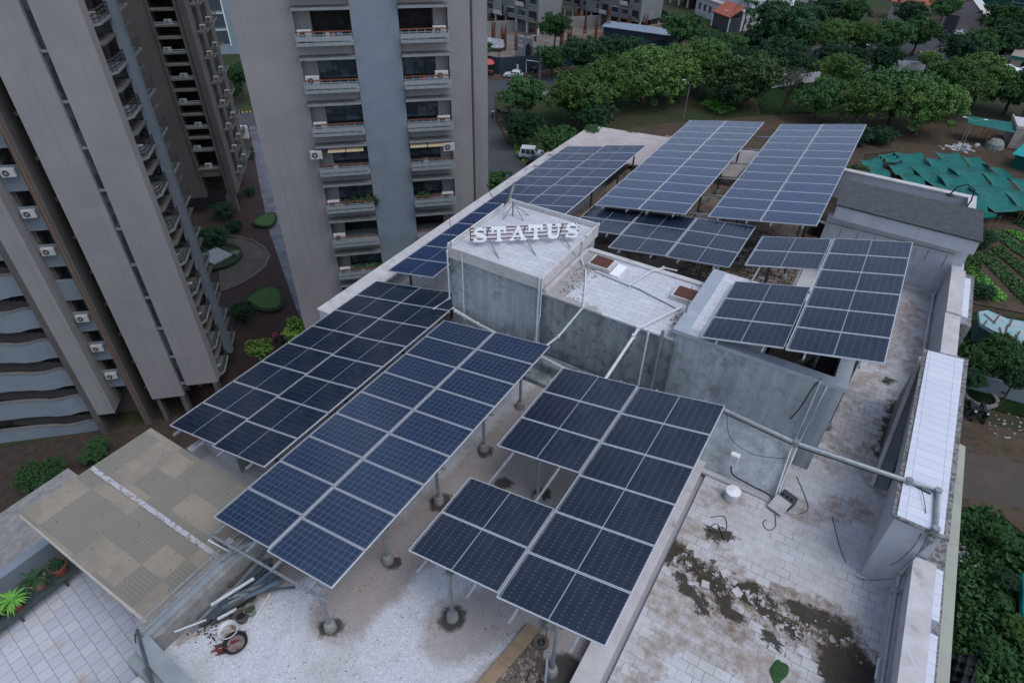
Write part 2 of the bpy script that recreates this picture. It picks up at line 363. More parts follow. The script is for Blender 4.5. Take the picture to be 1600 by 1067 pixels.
M_LAWN = mat('lawn', (.035,.085,.024), .95, (.026,.062,.018), 2, bump=.6, bscale=25)
M_HEDGE = mat('hedge_rim', (.012,.02,.010), .95, (.02,.032,.014), 5, bump=1, bscale=15)
M_SOILD = mat('dark_soil', (.032,.023,.018), .95, (.05,.036,.027), 2, bump=.5)
# leaf materials
def leaf_mat(name, c1, c2, c3):
    n = NB(name, .75, .1)
    gi = n.n.nodes.new('ShaderNodeNewGeometry'); oi = n.n.nodes.new('ShaderNodeObjectInfo')
    c = n.mix(gi.outputs['Random Per Island'], c1, c2)
    c = n.mix(n.mr(n.noise(2.2, 5, .7), .42, .62, 0, .9), c, c3)
    k = n.mr(oi.outputs['Random'], 0, 1, 1.15, 2.1)
    return n.done(n.mix(1., c, n.vm('SCALE', (1.,1.,1.), scale=k), 'MULTIPLY'))
L_NEEM = leaf_mat('neem_leaf', (.024,.052,.015), (.042,.083,.022), (.052,.088,.024))
L_DARK = leaf_mat('dark_leaf', (.010,.026,.013), (.020,.045,.019), (.015,.036,.019))
L_MID = leaf_mat('mid_leaf', (.017,.044,.014), (.030,.068,.020), (.024,.056,.025))
L_OLIVE = leaf_mat('olive_leaf', (.026,.052,.022), (.044,.074,.029), (.042,.072,.024))
L_LIME = leaf_mat('lime_leaf', (.05,.10,.018), (.09,.15,.03), (.07,.12,.028))
L_CROP = leaf_mat('crop_leaf', (.045,.13,.02), (.075,.19,.03), (.06,.15,.03))
L_CROPD = leaf_mat('crop_leaf_dark', (.020,.055,.014), (.034,.075,.02), (.035,.05,.024))

# ================================================================== SETTING: ground and roads
n = NB('earth_ground', .95, .1)
c = n.mix(n.mr(n.noise(.05, 6, .6), .42, .58), (.050,.040,.028), (.024,.045,.016))
c = n.mix(n.mr(n.noise(.5, 7, .7), .45, .62, 0, .65), c, (.020,.042,.014))
c = n.mix(n.mr(n.noise(2.2, 5, .7), .55, .72, 0, .5), c, (.07,.055,.042))
n.bump(n.noise(3, 6, .7), .6, .2)
M_EARTH = n.done(c)
struct(MB().box(-420, 420, -60, 620, -.5, 0), 'ground', M_EARTH)
n = NB('bare_earth', .95, .1)
c = n.mix(n.mr(n.noise(.25, 7, .7), .4, .62), (.080,.056,.042), (.060,.040,.031))
c = n.mix(n.mr(n.noise(1.3, 7, .7), .50, .62, 0, .85), c, (.026,.042,.016))
c = n.mix(n.mr(n.noise(5, 4, .7), .66, .72, 0, .6), c, (.15,.135,.12))
M_BARE = n.done(c)
n = NB('grass_ground', .95, .1)
c = n.mix(n.mr(n.noise(.9, 7, .7), .4, .6), (.011,.028,.008), (.022,.045,.012))
c = n.mix(n.mr(n.noise(3, 6, .7), .55, .72, 0, .7), c, (.016,.03,.010))
n.bump(n.noise(6, 6, .8), 1., .3)
M_GRASSG = n.done(c)
M_SITE = mat('site_ground', (.16,.14,.13), .95, (.10,.078,.07), .35, 7, bump=.3, dirt=(.20,.19,.19), dscale=.5, dlo=.55, dhi=.7)
n = NB('red_paving', .8)
c = n.mix(n.mr(n.noise(.6, 7, .7), .42, .6), (.032,.015,.013), (.020,.013,.0125))
c = n.mix(n.mr(n.noise(4, 6, .8), .56, .64, 0, .5), c, (.05,.038,.036))
M_REDPAVE = n.done(c)
n = NB('wet_paving', .35)
c = n.mix(n.mr(n.noise(.7, 8, .7), .42, .62), (.075,.078,.095), (.135,.145,.175))
c = n.mix(n.mr(n.noise(3, 6, .8), .52, .66, 0, .5), c, (.04,.036,.04))
M_WET = n.done(c)
SHN = [0]
def sheet(name, pts, z, m_, px=True, kind='structure', thick=.0):
    SHN[0] += 1; z = .012 + .009*SHN[0]
    P = [at(x, y, z) if px else Vector((x, y, z)) for x, y in pts]
    # keep counter-clockwise
    a = sum(P[i].x*P[(i+1) % len(P)].y - P[(i+1) % len(P)].x*P[i].y for i in range(len(P)))
    if a < 0: P.reverse()
    b = MB().prism([(p.x, p.y) for p in P], z-.05, z)
    return tag(b.build(name, m_), kind=kind)
# courtyard between the towers
sheet('courtyard_paving', [(300,520),(262,330),(370,225),(420,195),(520,330),(600,560),(420,640),(300,640)], .02, M_REDPAVE)
sheet('wet_path', [(388,190),(400,186),(470,420),(560,560),(510,560),(466,490),(420,360),(404,280)], .03, M_WET)
M_PAD = mat('pad_concrete', (.075,.066,.058), .9, (.052,.045,.04), .6, 6, dirt=(.11,.10,.095), dscale=.5, dlo=.6, dhi=.7)
sheet('concrete_path', [(352,372),(385,372),(412,385),(420,400),(412,418),(390,435),(345,457),(340,410)], .04, M_PAD)
# roads
sheet('side_road', [(740,345),(742,240),(735,120),(770,120),(775,190),(792,225),(832,262),(850,345)], .02, M_ASPH)
sheet('main_road', [(560,170),(560,110),(900,100),(1200,78),(1400,62),(1760,30),(1760,85),(1400,106),(1200,118),(1000,128),(800,150)], .014, M_ASPH)
sheet('far_road', [(360,178),(480,168),(480,188),(365,200)], .02, M_ASPH)
M_YROAD = mat('worn_yard_road', (.055,.046,.040), .9, (.075,.055,.043), .35, 8, lo=.42, hi=.6, bump=.2, bscale=20)
sheet('yard_ground', [(1470,640),(1760,720),(1760,960),(1680,900),(1560,800),(1470,790)], .02, M_BARE)
sheet('yard_road', [(1470,700),(1560,715),(1760,780),(1760,860),(1580,790),(1470,770)], .035, M_YROAD)
sheet('road_shoulder', [(776,170),(800,175),(850,262),(836,262),(798,226),(778,190)], .034, M_BARE)
sheet('junction_earth', [(735,120),(740,98),(900,96),(1010,100),(1000,112),(860,118),(800,127)], .034, M_BARE)
sheet('garden_earth', [(930,215),(1010,196),(1180,182),(1420,178),(1700,200),(1700,262),(1440,232),(1350,242),(1330,330),(930,300)], .02, M_BARE)
sheet('farm_earth', [(1330,300),(1440,200),(1760,240),(1760,520),(1500,470),(1480,330)], .02, M_BARE)
sheet('shaded_lawn', [(1180,132),(1420,112),(1420,172),(1190,178)], .034, M_GRASSG)
sheet('weedy_ground', [(1470,480),(1760,520),(1760,690),(1620,655),(1470,620)], .03, M_GRASSG)
sheet('weedy_plot', [(1440,790),(1530,800),(1760,960),(1760,1300),(1440,1300)], .03, M_GRASSG)
sheet('site_ground', [(735,105),(742,30),(1000,20),(1060,60),(1050,92),(860,100)], .045, M_SITE)
sheet('bare_strip', [(0,700),(330,640),(330,760),(0,900),(-200,900),(-200,760)], .02, M_SOILD)
# raised kerbs of the main road's median
def kerb(name, label, a, b, n_, z0=.0):
    t = thing(name, label, 'kerb', tuple(a), 0, world=True)
    mb1, mb2 = MB(), MB(); d = (b-a)/n_
    for i in range(n_):
        (mb1 if i % 2 else mb2).bar(a + d*i + Vector((0,0,.1)), a + d*(i+1) + Vector((0,0,.1)), .35, .22)
    mb1.build('black_blocks', M_BLACK, t); mb2.build('yellow_blocks', M_YEL, t); return t
M_YEL = mat('yellow_paint', (.42,.30,.05), .7)
kerb('road_kerb', 'yellow and black painted kerb of the road median below the parked white cars', at(1415,84,0), at(1498,79,0), 16)
kerb('road_kerb', 'yellow and black painted kerb seen in the gap between the left tower block and the broad tower', at(366,178.5,0), at(402,175,0), 12)

# ================================================================== THE SOLAR ROOF BUILDING
M_BODY = mat('building_wall', (.33,.33,.35), .85, (.26,.26,.28), .4, 6)
b = MB(); b.box(-16.2, 4.25, -6, 5.9, 0, 22.6); b.box(-14.7, 4.25, 5.9, 12.9, 0, 22.6); b.box(-16.2, 4.25, 12.9, 36.2, 0, 22.6); b.box(-9.55, 4.22, -6, 36.2, 22.6, 26.1); b.box(-14.68, -9.55, 5.9, 12.9, 22.6, 24.9); b.box(-15.9, -9.55, 12.9, 36.1, 22.6, 24.9)
roofb = thing('apartment_building', 'white apartment building carrying the solar arrays and the letters on its roof', 'building', (-6, 14, 0), world=True)
b.build('wall', M_BODY, roofb)
def part(mb, name, m_, **k): return mb.build(name, m_, roofb, **k)
part(MB().box(-9.5, -1.75, -6, 14.4, 26.1, F), 'terrace_floor', M_MOSAIC)
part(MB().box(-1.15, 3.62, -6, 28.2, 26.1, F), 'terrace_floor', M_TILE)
M_OLDFLOOR = mat('old_roof_floor', (.16,.115,.09), .9, (.27,.23,.20), .8, 8, lo=.42, hi=.6, dirt=(.05,.04,.035), dscale=1.6, dlo=.52, dhi=.66)
part(MB().box(-11.2, -1.15, 17.4, 36.1, 26.104, F-.01), 'terrace_floor', M_OLDFLOOR)
n = NB('old_tiles', .9)
bc, bf = n.brick(.4,.3,.03,(.13,.10,.085),(.22,.185,.165),(.015,.014,.010))
part(MB().box(-5.4, -1.2, 20.6, 27.5, F-.009, F+.02), 'old_tile_patch', n.done(n.mix(n.mr(n.noise(1.2,7,.7), .45,.6), bc, (.035,.028,.020))))
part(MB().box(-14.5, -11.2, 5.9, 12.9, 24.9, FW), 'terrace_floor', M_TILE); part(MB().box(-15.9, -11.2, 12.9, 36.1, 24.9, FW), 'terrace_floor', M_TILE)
part(MB().box(-16.2, -9.75, -6, 5.89, 22.6, 23.2), 'terrace_floor', M_LTILE)
# west strip: parapet and coping
part(MB().box(-14.7, -14.45, 5.9, 12.9, 24.9, 25.5), 'west_parapet', M_WHITEWALL); part(MB().box(-16.2, -15.55, 12.9, 31.0, 24.9, 25.66), 'west_parapet', M_WHITEWALL)
part(MB().box(-16.3, -15.35, 12.9, 31.0, 25.66, 25.74), 'west_coping', M_COPING)
part(MB().box(-14.45, -13.0, 6.35, 6.6, FW, 25.6), 'south_parapet', M_WHITEWALL)
part(MB().box(-15.3, -11.3, 15.4, 15.6, FW, 25.7), 'cross_wall', M_CREAM)
part(MB().box(-11.2, -10.98, 5.9, 17.4, 24.9, F+.12), 'west_inner_wall', M_RENDERD)
part(MB().box(-10.98, -9.5, 4.1, 17.4, 26.0, F-.02), 'west_ledge', M_OLDFLOOR)
# stair block carrying the sign
SB = 29.52
blk = thing('stair_block', 'tall grey weathered stair block under the white letters', 'roof block', (-9.2, 16.2, F), world=True)
MB().box(-10.93, -7.5, 14.3, 18.1, F, SB-.42).build('wall', M_RENDER, blk)
fas = MB().box(-10.99, -7.44, 14.24, 18.2, SB-.42, SB-.12).build('fascia', M_COPING, blk)
MB().box(-10.93, -7.5, 14.3, 18.14, SB-.12, SB-.1).build('roof', M_RTILE, blk)
b = MB(); b.box(-10.99,-10.86,14.24,18.2,SB-.12,SB); b.box(-7.57,-7.44,14.24,18.2,SB-.12,SB-.02); b.box(-10.86,-7.57,14.24,14.34,SB-.12,SB-.02); b.box(-10.86,-7.57,18.08,18.2,SB-.12,SB-.01)
b.build('roof_rim', M_COPING, blk)
blk2 = thing('low_block', 'low grey roof block with two rusty hatches beside the stair block', 'roof block', (-5.3, 16, F), world=True)
LB = 28.93
MB().box(-7.49, -3.2, 14.36, 17.5, F, LB-.06).build('wall', M_RENDERD, blk2)
MB().box(-7.49, -3.2, 14.33, 17.53, LB-.06, LB).build('roof', M_RTILE, blk2)
MB().box(-7.38, -3.22, 17.33, 17.53, LB, LB+.07).build('back_rim', M_COPING, blk2)
MB().box(-7.49, -7.34, 14.37, 17.32, LB, LB+.08).build('side_rim', M_COPING, blk2)
for (x, y) in ((-6.55, 16.75), (-3.62, 16.5)):
    h = MB().box(x-.42, x+.36, y-.34, y+.34, LB, LB+.16).build('hatch_rim', M_COPING, blk2)
    MB().box(x-.34, x+.26, y-.28, y+.27, LB+.16, LB+.19).build('hatch_lid', M_REDP, blk2)
MB().box(-6.15, -5.85, 16.38, 17.1, LB, LB+.05).build('hatch_step', M_WHITE, blk2)
blk3 = thing('walled_block', 'large streaked grey roof block partly covered by the solar array', 'roof block', (-1, 16, F), world=True)
RB = 29.33
b = MB(); b.box(-3.19, 1.2, 14.3, 14.52, F, RB-.12); b.box(.95, 1.2, 14.52, 18.1, F, RB-.12); b.box(-3.19, -2.95, 14.52, 17.9, F, RB-.12); b.box(-2.95, .95, 17.7, 17.9, F, RB-.12)
b.build('wall', M_RENDER, blk3)
b = MB(); b.box(-3.3, 1.24, 14.26, 14.58, RB-.12, RB); b.box(.9, 1.24, 14.58, 18.1, RB-.12, RB-.01); b.box(-3.3, -2.9, 14.58, 17.95, RB-.12, RB-.005)
b.build('coping', mat('block_coping', (.30,.33,.37), .8, (.25,.28,.32), 2), blk3)
MB().box(-2.9, -.9, 14.58, 17.95, RB-.3, RB-.02).build('roof', M_RTILE, blk3)
MB().box(-.9, .9, 14.58, 17.7, F+.2, F+1.6).build('sunken_floor', M_CONCD, blk3)
b = MB(); b.bar((-.6,14.7,RB-.9),(.7,17.4,RB-1.0),.14); b.bar((.55,14.65,F+1.6),(.55,14.65,RB-.2),.12); b.each('inner_beam', M_CONCD, blk3)
# sloping cover in front of the walled block
b = MB(); b.add([(-1.5,12.75,F),(.77,12.75,F),(.77,14.29,F),(-1.5,14.29,F),(-1.5,14.0,27.0),(.68,14.0,27.0),(.68,14.29,27.0),(-1.5,14.29,27.0)],[(0,3,2,1),(4,5,6,7),(0,1,5,4),(1,2,6,5),(2,3,7,6),(3,0,4,7)])
b.build('sloping_cover', M_RENDER, blk3)
MB().box(-1.9,.78,12.58,12.74,F,F+.09).build('plinth', M_COPING, blk3)
# ledges at the foot of the blocks (the step behind the middle arrays)
b = MB(); b.box(-10.9,-2.0,13.25,13.75,F,F+.16); b.box(-10.9,-2.0,13.75,14.28,F,F+.42); b.build('foot_ledge', M_RENDERD, blk)
# divider between mosaic terrace and tiled terrace
dv = thing('divider_wall', 'low white dividing wall under the right edge of the front solar array', 'wall', (-1.45, 8, F), world=True)
MB().box(-1.75,-1.28,-6,12.6,26.15,F+.42).build('wall', M_WHITEWALL, dv)
MB().box(-1.76,-1.25,-6,12.62,F+.42,F+.47).build('coping', M_COPING, dv)
MB().box(-1.25,-.62,-6,5.75,F,F+.05).build('apron', mat('greenish_slab', (.33,.34,.30), .8, (.27,.285,.26), 1.5, 5), dv)
# east parapet
ep = thing('east_parapet', 'long white parapet along the right side of the roof', 'wall', (3.85, 12, F), world=True)
b = MB(); b.box(3.62,4.02,-6,11.55,F-.1,27.62); b.box(3.62,4.02,18.6,28.2,F-.1,27.62)
b.build('wall', M_WHITEWALL, ep)
b = MB(); b.box(3.60,4.05,-6,11.52,27.62,27.68); b.box(3.60,4.05,18.62,22.3,27.62,27.68); b.box(3.60,4.05,22.3,25.5,27.62,27.75); b.each('coping', M_COPING, ep)
b = MB(); b.box(4.05,4.25,-6,9.9,27.0,27.5); b.box(4.05,4.25,10.25,11.6,27.0,27.5); b.box(4.05,4.3,22.6,25.4,27.0,27.55); b.box(4.05,4.25,18.7,20.2,27.0,27.5)
b.each('tiled_band', M_CTILE, ep)
b = MB(); b.box(4.05,4.46,-6,11.6,26.2,27.0); b.box(4.05,4.5,22.5,26.2,26.4,27.3); b.box(4.05,4.45,11.6,20.4,26.2,27.0); b.each('outer_ledge', M_ROUGHEDGE, ep)
# greenish sunshade running outside the parapet
cj = thing('window_hood', 'pale greenish concrete hood running outside the right parapet', 'hood', (4.8, 8, 25), world=True)
g_ = mat('greenish_hood', (.30,.315,.265), .85, (.25,.265,.225), 1.0, 6, dirt=(.18,.19,.16), dscale=1., dlo=.55, dhi=.75)
b = MB(); b.add([(4.2,8.6,25.55),(5.28,8.2,25.35),(5.28,18.8,25.35),(4.2,18.8,25.55),(4.2,8.6,25.43),(5.28,8.2,25.23),(5.28,18.8,25.23),(4.2,18.8,25.43)],[(0,1,2,3),(4,7,6,5),(0,4,5,1),(1,5,6,2),(2,6,7,3),(3,7,4,0)])
b.add([(4.2,-6,25.55),(4.95,-6,25.4),(4.95,8.7,25.4),(4.2,8.59,25.55),(4.2,-6,25.43),(4.95,-6,25.28),(4.95,8.7,25.28),(4.2,8.59,25.43)],[(0,1,2,3),(4,7,6,5),(0,4,5,1),(1,5,6,2),(2,6,7,3),(3,7,4,0)])
b.build('slab', g_, cj)
# the tall tiled-top box standing on the parapet line
tb = thing('duct_box', 'tall white box with tiled top built on the right parapet', 'roof box', (3.5, 15, F), world=True)
TZ = 28.55
b = MB(); b.add([(2.96,11.62,F),(3.9,11.62,F),(3.9,18.4,F),(3.28,18.4,F),(3.28,15.4,F),
                 (2.93,11.62,TZ-.06),(3.86,11.62,TZ-.06),(3.98,18.45,TZ-.06),(3.02,18.3,TZ-.06),(2.98,15.4,TZ-.06)],
                [(4,3,2,1,0),(5,6,7,8,9),(0,1,6,5),(1,2,7,6),(2,3,8,7),(3,4,9,8),(4,0,5,9)])
b.build('wall', M_WHITEWALL, tb)
MB().prism([(2.84,11.55),(3.95,11.5),(4.06,18.55),(2.93,18.38)], TZ-.06, TZ-.012).build('broken_edge', M_ROUGHEDGE, tb)
MB().prism([(2.93,11.6),(3.83,11.58),(3.93,18.4),(3.03,18.3)], TZ-.012, TZ+.02).build('tiled_top', M_CTILE, tb)
# grey slanted panel against its far west side
rz_ = lambda p: F+.02+max(0,(p[1]-14.7))/3.8*(TZ-.45-F)
MB().prism([(2.80,14.7),(3.2,14.7),(3.2,18.5),(2.98,18.5)], F, rz_).build('buttress', mat('buttress_grey', (.17,.18,.20), .85, (.14,.145,.16), 2), tb)
MB().prism([(2.76,14.62),(2.86,14.62),(3.04,18.5),(2.94,18.5)], lambda p: rz_(p)+.004, lambda p: rz_(p)+.05).build('buttress_rim', M_COPING, tb)
# far white wall and bitumen shed roof
fw = thing('shed_roof', 'dark bitumen felt roof on white walls behind the right solar array', 'roof shed', (1.4, 26, F), world=True)
MB().box(-1.0,3.95,26.0,26.25,F-.1,28.35).build('wall', M_WHITEWALL, fw)
MB().box(-1.35,3.6,25.85,26.0,F-.05,F+.12).build('plinth', M_COPING, fw)
MB().add([(-.80,25.5,28.5),(3.98,25.3,28.5),(3.98,26.3,28.6),(-.80,26.3,28.6),(-.80,25.5,29.02),(3.98,25.3,29.02),(3.98,28.2,28.9),(-.80,28.2,28.9)],[(0,3,2,1),(4,5,6,7),(0,1,5,4),(1,2,6,5),(2,3,7,6),(3,0,4,7)]).build('fascia', M_WHITEWALL, fw)
MB().add([(-.86,25.44,29.02),(4.04,25.24,29.02),(4.04,28.3,28.9),(-.86,28.3,28.9),(-.86,25.44,29.09),(4.04,25.24,29.09),(4.04,28.3,28.97),(-.86,28.3,28.97)],[(0,3,2,1),(4,5,6,7),(0,1,5,4),(1,2,6,5),(2,3,7,6),(3,0,4,7)]).build('felt', M_BTAR, fw)
b = MB(); b.box(-1.3,3.55,25.88,25.99,28.0,28.06); b.build('drip_ledge', M_COPING, fw)
b = MB()
for i in range(8): b.box(-1.0+.62*i, -.985+.62*i, 25.985, 25.995, 27.5-.12*(i % 3), 28.0)
b.each('rust_streak', mat('rust_run', (.22,.12,.06), .9), fw)
fp = thing('far_parapet', 'white garden parapet behind the dark felt roof', 'wall', (1.2, 30.5, F), world=True)
b = MB(); b.box(-1.5,4.0,31.2,31.45,F-.2,28.2); b.box(3.75,4.0,28.35,31.2,F-.2,28.2); b.build('wall', M_WHITEWALL, fp)
b = MB(); b.box(-1.5,4.03,31.17,31.48,28.2,28.26); b.box(3.72,4.03,28.35,31.17,28.2,28.26); b.build('coping', M_COPING, fp)
MB().box(-1.5,3.75,28.35,31.2,F-.1,26.9).build('planter_soil', M_SOILD, fp)
# far pink-white sheet roof under the far arrays
fr = thing('sheet_roof', 'pale ribbed sheet roof beyond the far left solar array', 'roof', (-13, 33, FW), world=True)
b = MB(); b.add([(-15.6,29.6,26.25),(-5.8,31.2,26.75),(-5.6,35.2,26.75),(-15.4,34.6,26.35)],[(0,1,2,3)]); b.add([(-15.6,29.6,26.17),(-5.8,31.2,26.67),(-5.6,35.2,26.67),(-15.4,34.6,26.27)],[(3,2,1,0)])
b.add([(-15.6,29.6,26.17),(-5.8,31.2,26.67),(-5.8,31.2,26.75),(-15.6,29.6,26.25)],[(0,1,2,3)])
n = NB('sheet_roofing', .7); sx = n.xyz(n.scale((1,1,1), rot=(0,0,R_(-5))))
fr_ = n.m('FRACT', n.m('MULTIPLY', sx[1], .8)); c = n.mix(n.mr(n.noise(.7,6), .4,.65), (.40,.355,.345), (.33,.29,.28)); c = n.mix(n.mr(fr_, .04,.0), c, (.15,.13,.13))
b.build('sheet', n.done(c), fr); MB().box(-15.1,-6.2,31.5,34.2,24.9,26.2).build('wall', M_CREAM, fr)
tag(MB().box(-15.9,-13.4,28.7,29.5,25.2,25.9).build('roof_ledge', M_COPING), 'small pale ledge below the corner of the ribbed sheet roof', 'ledge')
# junk-side parapet (left of mosaic terrace), beige polycarbonate canopy
wp = thing('west_parapet_wall', 'grey parapet between the white mosaic terrace and the beige canopy', 'wall', (-9.8, 4, F), world=True)
MB().box(-10.0,-9.5,1.55,6.6,23.2,F+.55).build('wall', M_CONC, wp)
MB().box(-9.82,-9.62,1.6,6.6,F+.55,F+.6).build('coping', M_SLAB, wp)
b = MB(); b.tube([(-9.95,1.6,26.95),(-9.95,6.8,26.95)], .02, 6); b.tube([(-9.72,1.6,26.95),(-9.72,6.8,26.95)], .02, 6)
b.each('top_rail', M_STEEL, wp)
b = MB(); b.bar((-9.7,1.5,F+.6),(-7.75,1.35,F+.45),.34,.06); b.box(-9.7,-7.8,1.1,1.45,25.4,F+.42); b.build('end_shelf', M_SLAB, wp)
b = MB(); b.tube([(-9.9,1.6,F+.7),(-8.2,.9,F+.6)], .03, 6); b.tube([(-10.,1.55,F+.5),(-9.3,.7,F-.9)], .02, 6); b.bar((-9.1,1.2,F+.62),(-8.3,.95,F-.2),.07,.05); b.build('bracket', M_STEELD, wp)
can = thing('canopy', 'large beige corrugated canopy roof left of the terrace', 'canopy', (-13, 4, 23.2), world=True)
CP = [at(236,669,25.9), at(32,803,25.9), at(247,987,25.95), at(445,800,25.95)]
n = NB('beige_sheet', .75)
sx = n.xyz(n.scale((1,1,1)))
ix = n.m('FLOOR', n.m('MULTIPLY', sx[0], 1.25)); iy = n.m('FLOOR', n.m('MULTIPLY', sx[1], 1.45))
par = n.m('MODULO', n.m('ABSOLUTE', n.m('ADD', ix, iy)), 2.)
wn = n.n.nodes.new('ShaderNodeTexWhiteNoise'); cmb = n.n.nodes.new('ShaderNodeCombineXYZ'); n.L.new(ix, cmb.inputs[0]); n.L.new(iy, cmb.inputs[1]); n.L.new(cmb.outputs[0], wn.inputs['Vector'])
rx = n.m('FRACT', n.m('MULTIPLY', sx[0], 11.)); ry = n.m('FRACT', n.m('MULTIPLY', sx[1], 11.))
rib = n.m('ADD', n.m('MULTIPLY', n.mr(rx,.0,.35,1,0), par), n.m('MULTIPLY', n.mr(ry,.0,.35,1,0), n.m('SUBTRACT', 1., par)))
plain = n.mr(wn.outputs['Value'], .60, .62)
rib = n.m('MULTIPLY', rib, n.m('SUBTRACT', 1., plain)); rib = n.m('MULTIPLY', rib, n.mr(n.noise(.9,4), .40,.56,.25,1))
c = n.mix(plain, (.185,.17,.142), (.25,.21,.165)); c = n.mix(n.mr(n.noise(1.4,8,.7), .42,.62,0,.7), c, (.165,.155,.125)); c = n.mix(n.m('MULTIPLY', rib, .8), c, (.11,.105,.085))
ex = n.m('FRACT', n.m('MULTIPLY', sx[0], 1.25)); ey = n.m('FRACT', n.m('MULTIPLY', sx[1], 1.45))
c = n.mix(n.m('MULTIPLY', n.m('MAXIMUM', n.mr(ex,.0,.025,1,0), n.mr(ey,.0,.025,1,0)), .4), c, (.12,.11,.09))
M_BEIGE = n.done(c)
b = MB().prism([(p.x,p.y) for p in reversed(CP)], 25.86, 25.92); b.build('sheets', M_BEIGE, can)
A_, B_ = at(143,731,25.92), at(356,881,25.92)
MB().bar(A_+Vector((0,0,.02)), B_+Vector((0,0,.02)), .13, .04).build('ridge_strip', mat('patched_strip', (.36,.36,.38), .8, (.20,.165,.14), 9, 8, lo=.5, hi=.62), can)
b = MB()
for i in range(1,16):
    for j in range(1,10):
        if (i*7+j*3) % 4: continue
        u, v = i/16, j/10; p = CP[1].lerp(CP[2], u).lerp(CP[0].lerp(CP[3], u), v); b.lathe([(.012,0),(.012,.012)], (p.x+random.uniform(-.05,.05), p.y+random.uniform(-.05,.05), 25.92), 6)
tag(b.build('bolts', M_BLACK, can), kind='stuff')
b = MB()
for t_ in (.06,.5,.94):
    for v in (.08,.92):
        p = CP[1].lerp(CP[2], t_).lerp(CP[0].lerp(CP[3], t_), v); b.cone((p.x,p.y,23.2),(p.x,p.y,25.86),.05,.05,8)
b.each('leg', M_STEEL, can)
MB().tube([CP[1]+Vector((0,0,-.06)),CP[2]+Vector((0,0,-.06)),], .05, 8).build('edge_tube', M_CREAM, can)
# planter ledge with pots, lower left
pl = thing('plant_shelf', 'green metal plant shelf beside the tiled lower terrace', 'shelf', (-15.6, 1, 23.2), world=True)
MB().box(-16.1,-15.35,-2,2.6,23.55,23.6).build('shelf_top', mat('green_metal', (.06,.085,.08), .6, (.045,.06,.06), 5), pl)
b = MB()
for y in (-1.8,-.6,.6,1.8): b.cone((-15.45,y,23.2),(-15.45,y,23.55),.03,.03,6)
b.each('shelf_leg', M_STEELD, pl)
lp = thing('lower_parapet', 'blue grey parapet beside the potted plants', 'wall', (-16.5, 1, 22), world=True)
MB().box(-16.75,-16.45,-4,3.6,21.5,24.0).build('wall', M_BLUE, lp)
MB().box(-21,-16.75,-4,4.5,21.2,22.0).build('neighbour_slab', M_CONC, lp)

# ================================================================== SOLAR ARRAYS
def cell_mat(name, base, line, nx, ny, kind, rough=.12, mid=False, W=2.28, Hh=1.12):
    n = NB(name, rough, .5); s = n.xyz(n.P)
    u = n.m('DIVIDE', n.m('SUBTRACT', s[0], .03), W-.06); v = n.m('DIVIDE', n.m('SUBTRACT', s[1], .03), Hh-.06)
    fu = n.m('ABSOLUTE', n.m('SUBTRACT', n.m('FRACT', n.m('ADD', n.m('MULTIPLY', u, float(nx)), .5)), .5))
    fv = n.m('ABSOLUTE', n.m('SUBTRACT', n.m('FRACT', n.m('ADD', n.m('MULTIPLY', v, float(ny)), .5)), .5))
    lu = n.mr(fu, .055, .025); lv = n.mr(fv, .05, .022)
    oi = n.n.nodes.new('ShaderNodeObjectInfo')
    c = n.mix(n.mr(n.noise(1.2, 4), .35, .65, 0, .5), base, tuple(x*1.35 for x in base))
    c = n.mix(n.mr(oi.outputs['Random'], 0, 1, 0, .45), c, tuple(x*.62 for x in base))
    if kind == 'grid': k = n.m('MULTIPLY', n.m('MAXIMUM', lu, lv), .62)
    elif kind == 'dots':
        k = n.m('ADD', n.m('MULTIPLY', n.mr(n.m('ADD', fu, fv), .20, .10), .75), n.m('MULTIPLY', n.m('MAXIMUM', lu, lv), .13), clamp=True)
    else:
        dash = n.mr(n.m('FRACT', n.m('MULTIPLY', u, nx*1.5)), .5, .6); k = n.m('ADD', n.m('MULTIPLY', n.m('MULTIPLY', n.mr(fv,.06,.025), dash), .6), n.m('MULTIPLY', lu, .10), clamp=True)
    c = n.mix(k, c, line)
    if mid: c = n.mix(n.mr(n.m('ABSOLUTE', n.m('SUBTRACT', u, .5)), .0052, .0036), c, (.30,.32,.36))
    n.set(n.b.inputs['Roughness'], n.mr(n.noise(2.5, 5, .7), .35, .7, rough, rough+.16))
    n.b.inputs['Specular IOR Level'].default_value = .5 if rough < .2 else (.14 if rough > .25 else .3)
    # dust film, a little thicker on the lower side
    d = n.m('MULTIPLY', n.mr(n.noise(.8, 6, .65), .42, .75, .0, .22), 1.)
    c = n.mix(d, c, (.08,.09,.11))
    wv = n.m('ADD', n.m('MULTIPLY', u, 1.), n.m('MULTIPLY', n.m('SUBTRACT', n.noise(3.5, 5, .7), .5), .05)); c = n.mix(n.mr(wv, .026, .010, 0, .55), c, (.22,.22,.23))
    c = n.mix(n.mr(n.noise(23, 2, .5), .77, .79, 0, .7), c, (.35,.35,.34))
    return n.done(c)
S_MONO = dict(nx=12, ny=6)
SM = {
 'a': cell_mat('mono_dark', (.006,.014,.030), (.09,.105,.135), 12, 6, 'dash', .10, True),
 'b': cell_mat('poly_blue', (.013,.029,.064), (.12,.14,.19), 12, 6, 'grid', .14, False, 1.96, 1.0),
 'c': cell_mat('mono_dots', (.008,.014,.030), (.075,.09,.12), 12, 12, 'dots', .14, True),
 'd': cell_mat('poly_far', (.012,.028,.085), (.085,.105,.16), 12, 6, 'grid', .22, False, 1.96, 1.0),
 'e': cell_mat('mono_far', (.014,.028,.075), (.055,.07,.12), 12, 6, 'grid', .30, True),
 'f': cell_mat('mono_right', (.008,.016,.038), (.085,.10,.13), 12, 12, 'dots', .20, True),
}
